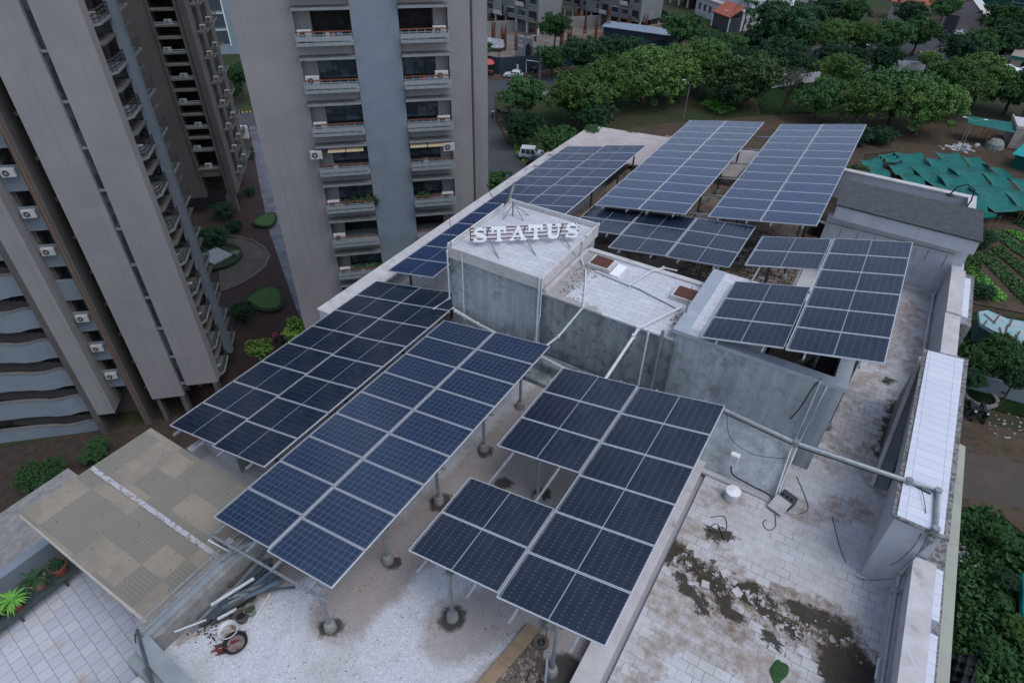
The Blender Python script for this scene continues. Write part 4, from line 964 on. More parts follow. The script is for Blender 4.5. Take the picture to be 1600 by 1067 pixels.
T = [
 (820,150,40,'mid','blue green tree hanging over the road beside the parked motorcycles',4.5),
 (815,200,32,'dark','dark bush below the roadside tree, right of the motorcycles',2.8),
 (868,225,38,'mid','broad green tree directly above the white jeep',3.8),
 (905,150,52,'neem','leftmost big round green tree in the belt behind the roof',5),
 (925,185,34,'dark','low dark tree squeezed under the leftmost round trees of the belt',3),
 (955,130,55,'neem','second big round tree from the left in the belt behind the roof',5),
 (1010,120,58,'neem','third big round tree from the left in the belt behind the roof',5),
 (1052,112,50,'neem','big round green tree just left of the yellow topped one, above the garden lamp',5),
 (1098,98,46,'neem','bright green tree behind the yellow topped round tree and the garden lamp',5.2),
 (1172,122,54,'olive','large free standing round tree with a yellowish top',5.2),
 (1140,150,26,'dark','small shaded tree at the left foot of the large free standing round tree',3),
 (1066,46,32,'mid','wide flat green tree left of the white house with the red canopy',6),
 (1108,66,22,'dark','dark tree in front of the white house windows',5),
 (1148,72,22,'mid','green tree below the red canopy of the white house',5),
 (1150,92,20,'dark','dark low tree between the white house and the round garden trees',4),
 (1216,40,46,'dark','tallest dark tree right of the white house',8),
 (1222,95,42,'dark','dark tree in front of the tallest dark tree',4.5),
 (1182,66,25,'dark','dark tree at the left foot of the tallest dark tree',5),
 (1262,62,23,'mid','green tree right of the tallest dark tree',5),
 (1300,55,29,'neem','bright tree above the long white garden wall, left part',5),
 (1348,56,26,'neem','bright tree beside the red tiled roof above the road',5),
 (1396,58,30,'mid','green tree left of the pink house beside the road',5),
 (1438,52,27,'mid','spreading grey green tree leaning over the road by the pink house',5),
 (1300,90,26,'dark','leftmost bushy tree behind the white garden wall',2.6),
 (1338,94,22,'dark','middle bushy tree behind the white garden wall',2.6),
 (1383,94,24,'dark','rightmost bushy tree behind the white garden wall',2.8),
 (1452,94,15,'neem','small round tree standing alone below the road kerb',3.2),
 (1285,150,36,'mid','two stemmed round tree at the edge of the brown path behind the right arrays',4.2),
 (1315,115,34,'neem','light green tree behind the two stemmed tree',4.5),
 (1350,158,40,'neem','round tree right of the two stemmed tree above the brown path',4.5),
 (1405,150,50,'mid','broad tree above the left end of the green nets',5),
 (1448,165,46,'neem','large tree over the middle of the green nets',5),
 (1490,134,44,'neem','large spreading tree left of the cream farm house',5.5),
 (1537,122,40,'neem','large spreading tree just behind the cream farm house',5.5),
 (1588,140,34,'mid','tree behind the flat white roof at the right edge',4.5),
 (1500,78,26,'dark','leftmost dark tree of the row between the road and the shed with white sheets',4),
 (1535,70,26,'mid','middle tree of the row between the road and the white sheets',4),
 (1572,66,28,'dark','rightmost tree of the row between the road and the white sheets',4),
 (1568,34,28,'mid','big green tree at the top right corner',6),
 (1594,46,24,'dark','dark tree at the right edge above the pale shed roof',5),
 (868,42,26,'mid','bright upright tree in front of the construction columns',6),
 (862,92,26,'mid','low crown below the bright upright tree at the construction site',4),
 (908,84,34,'dark','dark green tree on the roadside in front of the construction pit',4.5),
 (952,78,28,'dark','dark tree left of the blue roofed site shed',4.5),
 (990,76,22,'dark','small dark tree right in front of the blue roofed site shed',4),
 (752,78,18,'mid','tree beside the right edge of the broad tower at the site fence',4.5),
 (988,6,20,'dark','tree beside the grey stilt building at the top',6),
 (1292,18,24,'dark','dark tree at the top edge right of the tallest dark tree',7),
 (1332,20,24,'mid','green tree at the top edge above the bright roadside trees',7),
 (1424,22,22,'dark','dark tree at the top edge above the brick red roof',7),
 (1478,12,20,'mid','tree at the top edge beside the dark green netted building',7),
 (772,290,32,'mid','tree at the right foot of the broad tower',3.5),
 (372,118,22,'mid','tree seen in the gap between the brown tower and the broad tower',4.5),
 (366,142,14,'dark','low tree in the gap left of the broad tower',2.5),
 (1565,552,34,'mid','broad tree right of the white duct box',4.5),
 (1520,592,19,'dark','tree leaning over the two parked scooters',3),
 (1590,590,26,'dark','dark tree beside the handcart at the right edge',3.5),
 (1565,840,20,'mid','tree below the yard road at the right edge',1.8),
 (1575,905,15,'dark','dark bush beside the turquoise tarp at the lower right',1.3),
 (1558,1020,19,'mid','bush at the bottom right corner beside the black tarp',1.2),
 (1592,985,20,'neem','bright bush at the bottom right corner',1.3),
 (150,703,20,'mid','small green shrub beside the far end of the beige canopy',1.0),
 (62,745,28,'mid','dark green shrub at the left edge beside the beige canopy',1.2),
]
for i, (px, py, r, k, lab, zc) in enumerate(T):
    tree(px, py, r, k, lab, zc, name='shrub' if zc < 2 else 'tree', cat='shrub' if zc < 2 else 'tree')
tree(470,520,34,'open','leafy light tree beyond the black array, between the two near towers',5.5,var=1)
tree(405,545,24,'open','lower leafy tree near the two people in the courtyard',4,var=1)
for (px,py,r,lab,z) in ((332,372,24,'dark planting at the foot of the brown tower',.8),(350,330,18,'round bush against the wall of the brown tower',1.0),(385,240,12,'low hedge bush beside the far gate',.7),(390,300,9,'bush on the kerb beside the wet path',.6),(378,490,22,'dark shrub at the foot of the left tower beside the courtyard',1.2),(365,355,14,'bush at the tip of the planting bed below the brown tower',.6)):
    tree(px,py,r,'dark',lab,z,name='shrub',cat='shrub')
for (px,py,r,k,lab,z,bs) in ((1335,215,26,'dark','dark bush under the right edge of the far right blue array',1.2,0),(1375,215,20,'dark','dark bush at the start of the green nets',1.2,0),
      (1340,275,24,'olive','feathery plant behind the planter wall, beside the far right array',.6,26.9),(1365,290,16,'olive','dry feathery plant in the roof planter',.5,26.9),(1405,318,15,'lime_','light green plant in the middle of the roof planter',.45,26.9),(1440,325,16,'olive','bushy plant right of the middle in the roof planter',.45,26.9),(1482,340,10,'lime_','small plant under the black roof lamp',.35,26.9),
      (1240,285,10,'mid','small green bush seen between the two far blue arrays',.5,0),(925,205,14,'olive','plant on the far corner of the roof behind the ribbed sheet',.5,25.8),(985,212,14,'olive','trailing plant on the far white parapet',.4,25.8),
      (1275,118,9,'lime_','yellow green ornamental bush on the garden lawn',.5,0),(1535,455,16,'dark','bush at the near end of the crop beds beside the parapet',.8,0),(1530,375,20,'dark','bush below the corner of the felt roof',1.,0)):
    tree(px,py,r,{'lime_':'open'}.get(k,k),lab,z,name='shrub',cat='shrub',base=bs,var=1 if k=='lime_' else None)
# palms
pm_ = []
def palm(px, py, label, h=9.):
    p = at(px, py, h); t = thing('palm_tree', label, 'palm', (p.x, p.y, 0)); MB().tube([(0,0,0),(.15,0,h*.5),(0,.1,h)],[.22,.17,.14],8).build('trunk', M_TRUNK, t)
    V = []
    for i in range(18):
        a = i*2.4; up = .9-.1*(i % 9)
        for j in range(16):
            s_ = (j+1)/16; r = 3.0*s_; z = h+ up*2*s_ - 3.0*s_*s_; wv = .5*(1-s_*.7)
            c = np.array([math.cos(a)*r, math.sin(a)*r, z]); d = np.array([-math.sin(a), math.cos(a), 0]); f = np.array([math.cos(a), math.sin(a), -.3])
            for sgn in (-1, 1):
                tip = c + sgn*d*wv + f*.15 - np.array([0,0,.22]); V += [c, c+f*.1, tip+f*.05, tip]
    quads_object('crown', np.array(V), L_DARK, t)
palm(1262,18,'left palm tree standing right of the tallest dark tree'); palm(1278,10,'right palm tree of the pair beside the tallest dark tree', 10.); palm(1170,2,'palm tree beside the top of the white house', 8)
# bare branched tree in the garden
p = at(1222,178,0); t = thing('bare_tree', 'leafless forked tree on the lawn behind the far right arrays', 'tree', tuple(p)); b = MB(); b.tube([(0,0,0),(.1,0,2.5),(.4,.3,4.5)],[.35,.28,.2],8)
for a_, r, h in ((.3,2.2,7.5),(2.2,2.6,7),(3.4,2.4,8),(4.9,2.0,7.2),(5.7,1.6,8.4)): b.tube([(.2,.1,3.2),(math.cos(a_)*r*.5,math.sin(a_)*r*.5,5.2),(math.cos(a_)*r,math.sin(a_)*r,h)],[.18,.12,.03],6)
b.build('trunk', M_TRUNK, t)
V = leaves(700,0,0,7,3.2,3.2,1.2,.10); quads_object('crown', V, mat('dry_twigs', (.09,.075,.065)), t)

# ================================================================== GARDEN, FARM, NETS
wl = thing('garden_wall', 'long white wall crossing behind the garden trees', 'wall', tuple(at(1250,128,0)), world=True)
pts = [at(x,y,0) for x,y in ((1205,139),(1262,130),(1330,121),(1385,110),(1450,112),(1560,92))]; b = MB()
for a_, c_ in zip(pts, pts[1:]): b.bar(a_+Vector((0,0,1.0)), c_+Vector((0,0,1.0)), .25, 2.0)
b.build('wall', M_WHITEWALL, wl)
# farm crop beds
def leafbed(name, label, pts, m_, h=.5, n_=2600, size=.13, cat='crop row', group='crop rows of the farm'):
    P = [at(x, y, 0) for x, y in pts]; V = []
    for i in range(n_):
        u, v = RNG.random(2); p = P[0].lerp(P[1], u).lerp(P[3].lerp(P[2], u), v); V.append(leaves(1, p.x, p.y, h*.5, .12, .12, h*.5, size))
    root = thing(name, label, cat, tuple((P[0]+P[2])/2), world=False, group=group); c0 = np.array((P[0]+P[2])/2)
    quads_object('leaves', np.concatenate(V)-c0, m_, root)
    Q = [p.lerp((P[0]+P[2])/2, .03) for p in P]; a = sum(Q[i].x*Q[(i+1)%4].y-Q[(i+1)%4].x*Q[i].y for i in range(4))
    if a < 0: Q.reverse()
    MB().prism([(q.x-c0[0], q.y-c0[1]) for q in Q], -.02, .18).build('soil_bed', M_SOILD, root)
beds = [((1517,448),(1540,440),(1500,405),(1490,412),'dark','nearest dark crop row below the felt roof corner'),
 ((1552,474),(1573,470),(1522,420),(1508,424),'lime','short bright crop row beside the pale tarp shed'),
 ((1600,478),(1622,474),(1545,395),(1522,398),'dark','dark crop row right of the short bright one'),
 ((1640,470),(1662,466),(1565,388),(1545,391),'dark','second dark crop row right of the short bright one'),
 ((1660,450),(1685,446),(1560,362),(1540,364),'mid','green crop row starting at the felt roof corner'),
 ((1690,436),(1715,430),(1590,365),(1566,362),'lime','bright green crop row at the middle of the farm plot'),
 ((1700,405),(1725,400),(1600,345),(1580,350),'mid','green crop row at the right edge below the nets'),
 ((1700,382),(1722,376),(1590,330),(1570,334),'dark','dark crop row next to the nets')]
for (a_,b_,c_,d_,k,lab) in beds: leafbed('crop_row', lab, (a_,b_,c_,d_), {'dark':L_CROPD,'lime':L_CROP,'mid':L_MID}[k])
leafbed('flower_bed', 'bright green ground planting beside the brown path under the round trees', ((1095,165),(1125,180),(1150,172),(1112,150)), L_CROP, cat='planting', group=None)
leafbed('flower_bed', 'low green planting on the lawn behind the bare tree', ((1232,160),(1255,172),(1270,166),(1245,152)), L_MID, .5, 500, cat='planting', group=None)
# weeds as ground cover
def cover(name, pts, n_, m_, size=.22, h=.5, label=None):
    P = [at(x, y, 0) for x, y in pts]; uv = RNG.random((n_,2)); A0,B0,C0,D0 = [np.array(p) for p in P]
    c = (A0*(1-uv[:,:1])+B0*uv[:,:1])*(1-uv[:,1:])+(D0*(1-uv[:,:1])+C0*uv[:,:1])*uv[:,1:]
    V = leaves(n_,0,0,0,.01,.01,.01,size).reshape(-1,4,3); nz = (np.sin(c[:,0]*1.3)+np.sin(c[:,1]*.9+c[:,0]*.5)+2)/4
    c[:,2] = RNG.random(n_)*h*(.2+nz*1.3); V = (V + c[:,None,:]).reshape(-1,3); return tag(quads_object(name, V, m_), kind='stuff')
cover('ground_weeds', [(1496,800),(1530,800),(1640,1120),(1490,1120)], 6000, L_MID, .16, .7)
cover('ground_weeds', [(1530,800),(1700,900),(1800,1200),(1560,1120)], 6000, L_MID, .2, 1.4)
cover('ground_weeds', [(1500,500),(1700,545),(1700,640),(1500,600)], 4500, L_MID, .2, 1.0)
cover('ground_weeds', [(1500,355),(1530,400),(1530,470),(1500,470)], 2500, L_CROPD, .2, .6)
cover('roadside_grass', [(800,225),(826,215),(850,262),(815,255)], 1500, L_CROP, .16, .15)
# green shade nets
def net(label, pts, sag=.5, z=2.2, n1=16):
    P = [at(x, y, z) for x, y in pts]; w1 = (P[1]-P[0])*.12; w2 = (P[2]-P[3])*.12; P[0] -= w1; P[1] += w1; P[2] += w2; P[3] -= w2; P = [P[0], P[3], P[2], P[1]]; c0 = (P[0]+P[2])/2
    root = thing('shade_net', label, 'shade net', (c0.x, c0.y, 0), group='green shade nets over the seed beds')
    ph = random.random()*6
    def fn(u, v):
        p = P[0].lerp(P[1], u).lerp(P[3].lerp(P[2], u), v); k = abs(math.sin(u*math.pi*3+ph))
        q = p - Vector((c0.x, c0.y, 0)); q.z = z - sag*(1-k) - .25*math.sin(v*math.pi) + .05*math.sin(u*17+v*9); e = (v-.5)*(1-k)*-.35
        return q + (P[3]-P[0])*e*.45
    MB().grid(fn, n1*2, 7, .015).build('net', M_TEAL, root, smooth=True)
    b = MB()
    for u in (0.02,.34,.67,.98):
        for v in (0.02,.98):
            q = fn(u, v); b.cone((q.x,q.y,0),(q.x,q.y,q.z+.1),.03,.03,6)
    b.each('net_pole', M_WOOD, root)
nets = [(((1343,246),(1370,243),(1408,300),(1385,297)),'leftmost green shade net'),
 (((1385,252),(1412,250),(1470,312),(1440,305)),'second green shade net from the left'),
 (((1372,240),(1398,236),(1412,248),(1388,250)),'small green net piece at the top left of the nets'),
 (((1400,238),(1435,238),(1535,330),(1500,322)),'long green shade net in the middle of the field'),
 (((1448,245),(1475,244),(1555,335),(1520,338)),'green shade net right of the middle one'),
 (((1462,236),(1492,238),(1600,326),(1560,330)),'long green shade net reaching the right edge'),
 (((1500,240),(1525,244),(1640,332),(1608,330)),'rightmost long green shade net'),
 (((1490,330),(1535,330),(1560,338),(1510,336)),'lowest green net piece beside the roof lamp'),
 (((1530,250),(1550,256),(1660,312),(1640,318)),'narrow green net strip along the bare bed at the right')]
for pts_, lab in nets: net(lab, pts_)

# ================================================================== THE SIGN: STATUS
A0 = Vector((-10.30, 14.70, SB+.10)); A1 = Vector((-7.45, 17.0, SB+.10))
dx = (A1-A0).normalized(); sgn = thing('roof_sign', 'white serif capital letters reading STATUS on a rusty frame on the roof', 'sign', tuple(A0), math.atan2(dx.y, dx.x))
LN = (A1-A0).length; LH = .45
M_LETTER = mat('letter_white', (.74,.75,.77), .6, (.66,.67,.69), 5)
def letter(ch, x, w_, h=LH, d=.13):
    b = MB(); t = w_*.25; sf = .035; lean = .0
    def rect(x0,x1,z0,z1): b.box(x+x0, x+x1, 0, d, z0, z1)
    def slab(p): # polygon in x-z plane
        n_ = len(p); vs = [(x+a, 0, c_) for a, c_ in p] + [(x+a, d, c_) for a, c_ in p]
        ar = sum(p[i][0]*p[(i+1)%n_][1]-p[(i+1)%n_][0]*p[i][1] for i in range(n_))
        fs = [tuple(range(n_)), tuple(reversed(range(n_, 2*n_)))] + [(i, n_+i, n_+(i+1)%n_, (i+1)%n_) for i in range(n_)]
        if ar < 0: fs = [tuple(reversed(f)) for f in fs]
        b.add(vs, fs)
    if ch == 'T':
        rect(w_*.5-t/2, w_*.5+t/2, sf, h-.07); rect(w_*.28, w_*.72, 0, sf); rect(0, w_, h-.07, h)
        slab([(0,h-.07),(0,h-.19),(.035,h-.19),(.09,h-.07)]); slab([(w_,h-.07),(w_-.09,h-.07),(w_-.035,h-.19),(w_,h-.19)])
    elif ch == 'A':
        slab([(w_*.06,sf),(w_*.44,h),(w_*.50,h),(w_*.50,h*.80),(w_*.16,sf)])
        slab([(w_*.50,h),(w_*.60,h),(w_*.96,sf),(w_*.70,sf),(w_*.50,h*.68)])
        rect(w_*.30, w_*.66, h*.25, h*.34)
        rect(-w_*.04, w_*.28, 0, sf); rect(w_*.62, w_*1.04, 0, sf)
    elif ch == 'U':
        rect(w_*.0, w_*.38, h-sf, h); rect(w_*.64, w_*1.0, h-sf, h)
        pts = [(w_*.19,h-sf)] + [(w_*.19+ (w_*.63)*(1-math.cos(a))/2, h*.36 - h*.29*math.sin(a)) for a in np.linspace(0, math.pi, 13)] + [(w_*.82,h-sf)]
        ws = [t*.55]+[t*(.55-.30*i/12) for i in range(13)]+[t*.22]; ribbon(b, x, pts, ws, d)
    elif ch == 'S':
        pts = [(w_*.84,h*.76),(w_*.76,h*.87),(w_*.58,h*.95),(w_*.38,h*.94),(w_*.2,h*.84),(w_*.17,h*.70),(w_*.30,h*.59),(w_*.52,h*.51),(w_*.74,h*.42),(w_*.86,h*.28),(w_*.78,h*.13),(w_*.58,h*.05),(w_*.38,h*.05),(w_*.2,h*.13),(w_*.12,h*.24)]
        ws = [t*.16,t*.2,t*.2,t*.24,t*.36,t*.48,t*.52,t*.55,t*.52,t*.48,t*.36,t*.24,t*.2,t*.2,t*.16]; ribbon(b, x, pts, ws, d)
        rect(w_*.82, w_*.90, h*.68, h*.99); rect(w_*.06, w_*.14, h*.01, h*.32)
    o = b.build('letter', M_LETTER, sgn); o.location = (0, 0, 0); return o
def ribbon(b, x, pts, ws, d):
    L_, R2 = [], []
    for i, p in enumerate(pts):
        a = np.array(pts[max(0, i-1)]); c_ = np.array(pts[min(len(pts)-1, i+1)]); t = (c_-a)/np.linalg.norm(c_-a); nn = np.array([-t[1], t[0]])
        L_.append(np.array(p)+nn*ws[i]); R2.append(np.array(p)-nn*ws[i])
    k = len(pts); vs = []
    for y in (.002, d-.002):
        for q in L_+R2: vs.append((x+q[0], y, q[1]))
    n2 = 2*k; fs = []
    for i in range(k-1):
        fs += [(i, k+i, k+i+1, i+1), (n2+i, n2+i+1, n2+k+i+1, n2+k+i), (i, i+1, n2+i+1, n2+i), (k+i, n2+k+i, n2+k+i+1, k+i+1)]
    fs += [(0, n2, n2+k, k), (k-1, 2*k-1, n2+2*k-1, n2+k-1)]
    b.add(vs, fs)
lw = LN/6.75; xs_ = 0
for i, ch in enumerate('STATUS'):
    letter(ch, .03 + i*(LN-.05)/6, lw*(.96 if ch == 'A' else .86))
b = MB()
for z in (.04,.17,.30,.41): b.bar((-.03,.165,z),(LN-.12,.165,z),.03)
b.bar((-.04,.165,-.03),(-.04,.165,.5),.03); 
b.build('sign_frame', M_RUST, sgn)
b = MB()
for x in (.55, 1.75, 3.0): b.bar((x,.15,.03),(x+.25,-.72,-.35),.03); b.bar((x,.17,.4),(x-.1,.55,-.27),.03)
b.each('sign_strut', M_STEEL, sgn); sgn.rotation_euler.x = R_(-10)
# dish antenna
dh = thing('dish_antenna', 'grey satellite dish on the back corner of the tiled stair block roof', 'satellite dish', (-10.35, 17.3, SB-.1))
b = MB(); b.tube([(0,0,0),(0,0,.55)],.03,8); b.tube([(.5,-.1,0),(.05,0,.45)],.02,6); b.tube([(-.15,-.45,0),(0,0,.45)],.02,6); b.tube([(.45,.35,0),(0,0,.45)],.018,6); b.build('dish_mount', M_STEEL, dh)
b = MB(); k = 20; prof = [(.04*i/.5*.5, .09*(i/12)**2) for i in range(0,13)]; prof = [(.045*i, .12*(i/12)**2) for i in range(13)]; b.lathe(prof, (0,0,0), 24)
d_ = b.build('dish', mat('dish_grey', (.20,.21,.23), .5, metal=.2), dh, smooth=True); d_.location = (-.08, .05, .75); d_.rotation_euler = Vector((-.85,-.45,.42)).to_track_quat('Z','Y').to_euler(); d_.scale = (.85, .85, .85)
b = MB(); b.tube([(-.1,0,.5),(-.5,-.1,.38),(-.8,-.15,.62),(-.95,-.15,.9)],.013,6); b.lathe([(.03,-.05),(.04,0),(.04,.06),(.02,.08)],(-.95,-.15,.95),10); b.build('feed_arm', M_STEELD, dh)
# masts on the roof
def mast(label, p, h, r=.025, name='mast', top=None):
    t = thing(name, label, 'mast', tuple(p)); b = MB().tube([(0,0,0),(0,0,h*.55)],r,6); b.build('pole', M_STEEL, t); MB().tube([(0,0,h*.55),(0,0,h)],r*.4,5).build('rod', M_STEELD, t)
    MB().lathe([(r*2.5,0),(r*2.5,.02),(r*1.3,.05)],(0,0,0),8).build('base', M_STEELD, t)
mast('thin lightning rod at the front left corner of the stair block', (-10.84,14.28,28.6), 1.9)
mast('thin lightning rod in front of the right rusty hatch', at(1068,505,LB), 1.3)
# white pipes: each run one thing
def pipe(label, pts, r=.03, m_=None, name='pipe', fit=True):
    p0 = Vector(pts[0]); t = thing(name, label, 'pipe', tuple(p0), world=True); m_ = m_ or M_PVC
    MB().tube(pts, r, 8).build('run', m_, t)
    b = MB()
    for q in pts[1:-1]: b.lathe([(r*1.35,-r*1.4),(r*1.4,0),(r*1.35,r*1.4)], tuple(q), 8)
    if len(pts) > 2: b.each('elbow', m_, t)
    return t
yF = 14.22
pipe('pair of white pipes down the right front corner of the stair block', [(-7.52,14.2,SB),(-7.5,14.16,27.0),(-7.5,14.1,26.7)])
pipe('thin white pipe beside the corner pipe of the stair block', [(-7.42,14.18,SB-.1),(-7.42,14.18,28.2),(-7.62,14.16,26.7)], .018)
pipe('white pipe along the rim of the stair block roof and down its left corner', [(-7.44,17.2,SB+.04),(-7.44,18.15,SB+.05),(-10.95,18.1,SB+.05),(-10.95,14.3,SB+.05),(-10.95,14.2,SB-.2),(-10.95,14.2,27.5),(-11.3,13.7,27.2)])
pipe('white pipe dropping down the right side wall of the stair block', [(-7.4,16.9,SB+.03),(-7.38,16.85,SB+.03),(-7.38,16.8,29.0),(-7.1,16.4,LB+.05)])
pipe('white pipe down the left part of the stair block front', [(-10.35,14.18,SB-.1),(-10.35,14.18,26.8)], .02)
pa_ = at(905,480,LB+.03)
pipe('white pipe bending from the left hatch over the wall to the blue array', [(-6.9,16.2,LB+.04),(-6.3,14.9,LB+.04),(-6.05,14.3,LB+.04),(-6.4,13.5,28.25),(-6.85,12.95,27.75)])
pipe('thin grey conduit crossing the low block roof to the right hatch', [(-6.8,16.4,LB+.03),(-5.0,16.1,LB+.03),(-3.6,15.75,LB+.03)], .02, M_STEEL)
pipe('bent white pipe on the low block going up to the stepped array', [(-6.6,16.3,LB+.05),(-5.35,16.12,LB+.05),(-5.1,17.2,LB+.05),(-4.8,17.6,LB+.1),(-4.7,19.0,28.2)])
pipe('thick white pipe slanting from the right hatch down to the front array', [(-3.55,15.9,LB+.05),(-4.25,14.2,LB+.06),(-4.25,13.9,28.9),(-4.45,12.2,28.1)], .045)
for i, (x, r) in enumerate(((-3.95,.03),(-3.55,.05),(-3.12,.045))):
    pipe(('thin vertical pipe under the slanting white pipe','thick grey vertical pipe on the dark low block wall','vertical pipe at the seam of the low block and the walled block')[i], [(x,14.24,LB+(.25 if i == 1 else 0)),(x,14.24,26.9)], r, M_STEEL if i else M_PVC)
pipe('pair of grey pipes along the foot of the stair block wall', [(-10.7,14.0,27.3),(-9.6,13.9,27.15),(-5.6,13.6,26.95),(-3.9,13.6,26.9)], .035)
pipe('second grey pipe below the first along the foot of the stair block wall', [(-10.7,14.08,27.12),(-9.6,14.0,27.0),(-5.6,13.7,26.8),(-3.9,13.6,26.8)], .03)
px_ = [at(1135,652,28.6), at(1243,692,28.6), at(1420,752,28.62), Vector((3.62,12.72,28.62)), Vector((3.66,11.58,28.6))]
pipe('long thick grey pipe spanning from the front array across the terrace to the duct box', [Vector((-1.2,12.6,28.7)), px_[1], px_[2], px_[3], px_[4], Vector((3.66,11.5,28.35)), Vector((3.5,11.2,27.3)), Vector((3.5,10.8,27.15)), Vector((3.48,-3,27.1))], .06, M_STEEL)
pipe('thin cable conduit strapped below the long thick pipe', [Vector((-1.2,12.62,28.6)), px_[1]+Vector((0,0,-.09)), px_[2]+Vector((0,0,-.08)), Vector((3.5,12.6,28.6))], .02, M_CABLE)
pipe('white pipe along the foot of the right parapet', [(3.5,18.4,F+.08),(3.52,24.5,F+.08),(3.52,25.7,F+.15),(3.52,25.8,26.9)], .045)
pipe('pair of slim pipes at the right corner of the sloping cover', [(.80,14.24,RB-.1),(.72,14.0,27.2),(.70,13.0,26.5),(.74,12.7,26.35)], .022)
pipe('white conduit beside the slim pipes of the sloping cover', [(.62,14.22,28.6),(.60,13.9,27.1),(.66,12.62,26.3)], .02)
pipe('thin white pipe running down the streaked wall', [(.62,14.24,RB),(.62,14.24,27.7)], .018)
def cable(label, pts, r=.008):
    P = [Vector(p) for p in pts]; out = []
    for i in range(len(P)-1):
        for k in range(5):
            t = k/5; a = P[max(i-1,0)]; b_ = P[i]; c_ = P[i+1]; d = P[min(i+2,len(P)-1)]
            out.append(.5*((2*b_)+(-a+c_)*t+(2*a-5*b_+4*c_-d)*t*t+(-a+3*b_-3*c_+d)*t**3))
    out.append(P[-1]); return tag(MB().tube(out, r, 5).build('cable', M_CABLE), label, 'cable')
cable('black cable hanging in an arc over the sloping cover', [(-1.15,12.7,28.6),(-.9,13.2,27.3),(-.2,13.3,26.95),(.6,13.6,27.0)])
cable('black cable dropping down the streaked wall from its coping', [(.6,14.3,RB+.02),(.5,14.22,29.0),(.42,14.22,28.3),(.3,14.22,27.8)], .018)
cable('thick black cable along the foot of the sloping cover', [(-.62,12.75,26.75),(-.5,12.68,26.55),(0,12.68,26.45),(.5,12.66,26.4),(.75,12.5,F+.03)], .022)
cable('loop of black cable on the tiles beside the tilted panel box', [(.8,12.3,F+.02),(.9,11.9,F+.02),(.75,11.7,F+.02),(.6,11.85,F+.02),(.65,12.0,F+.02)])
cable('loose cable curling on the tiles right of the panel box', [(1.0,13.9,F+.02),(1.35,13.3,F+.02),(1.5,12.9,F+.02),(1.3,12.6,F+.02)])
cable('cable hanging down the face of the duct box', [(3.3,12.6,28.63),(3.45,12.0,28.58),(3.5,11.55,28.2),(3.42,11.45,27.5),(3.3,11.4,27.2)])
cable('thin wire lying across the terrace to the foot of the duct box', [(2.1,13.0,F+.015),(2.5,12.0,F+.015),(2.95,11.5,F+.015),(3.55,11.45,F+.6)], .008)
cable('tangled wires on the cracked tiles', [(-.6,11.3,F+.02),(-.3,11.5,F+.02),(-.15,11.1,F+.02),(-.5,10.9,F+.02),(-.4,11.2,F+.02),(-.1,10.8,F+.02)], .009)
bx = thing('switch_box', 'small white switch box on the sloping cover', 'electric box', (-.62,12.95,26.95)); MB().box(-.12,.12,-.12,.02,-.16,.16).build('case', M_WHITE, bx, bevel=.015); MB().box(-.1,.1,-.135,-.12,-.13,.13).build('lid', M_PVC, bx)
tk = thing('small_tank', 'short round white tank on the tiles under the front array edge', 'tank', tuple(at(1142,778,F))); MB().lathe([(.17,0),(.19,.02),(.19,.26),(.18,.28)],(0,0,0),20).build('body', M_PVC, tk, smooth=False); MB().lathe([(.2,.28),(.2,.31),(.08,.34),(.03,.36)],(0,0,0),20).build('lid', M_WHITE, tk)
pb = thing('panel_box', 'open black electrical cabinet with white lid lying at the corner of the sloping cover', 'electric box', tuple(at(1222,790,F)), R_(-20))
MB().box(-.2,.2,-.05,.3,0,.28).build('case', M_STEELD, pb); MB().add([(-.22,-.38,.1),(.2,-.38,.1),(.2,-.02,.3),(-.22,-.02,.3),(-.22,-.38,.08),(.2,-.38,.08),(.2,-.02,.28),(-.22,-.02,.28)],[(0,1,2,3),(7,6,5,4),(0,4,5,1),(1,5,6,2),(2,6,7,3),(3,7,4,0)]).build('lid', M_COPING, pb)
b = MB(); [b.cone((-.12+.12*i,.1,.28),(-.12+.12*i,.1,.33),.03,.03,8) for i in range(3)]; b.each('switch', M_BLACK, pb)
# broken tiles of the damp band (counted as one rubble field) and a few loose slabs
b = MB()
for i in range(190):
    t = random.random()**1.1; x = -1.0+4.4*t; y = 9.62 + .1*math.sin(t*7)+random.gauss(0,.20)*(1 if i % 3 else .4); s_ = random.uniform(.012,.05) if i % 4 else random.uniform(.06,.13); a = random.random()*6.28; tl = random.uniform(-.08,.08)
    k = random.choice((3,4,5)); P = [(x+math.cos(a+j*6.28/k)*s_*random.uniform(.6,1.2), y+math.sin(a+j*6.28/k)*s_*random.uniform(.6,1.2)) for j in range(k)]
    z0 = F+.002+random.random()*.008; b.prism(P, lambda p, z0=z0, x=x, tl=tl: z0+abs((p[0]-x)*tl), lambda p, z0=z0, x=x, tl=tl: z0+.012+abs((p[0]-x)*tl))
tag(b.build('tile_rubble', mat('chips', (.38,.37,.375), .8, (.09,.07,.05), 6, lo=.42, hi=.56)), kind='stuff')
b = MB()
for i in range(150):
    x = random.gauss(-6.95,.25); y = random.uniform(14.5,16.3); s_ = random.uniform(.01,.035); b.box(x-s_,x+s_,y-s_,y+s_*.7,LB,LB+.015)
for i in range(60):
    x = random.gauss(-3.45,.12); y = random.uniform(15.0,15.8); s_ = random.uniform(.01,.04); b.box(x-s_,x+s_,y-s_,y+s_*.7,LB,LB+.02)
tag(b.build('roof_grit', mat('grit', (.16,.13,.12), .9, (.38,.36,.36), 12, lo=.45, hi=.55)), kind='stuff')
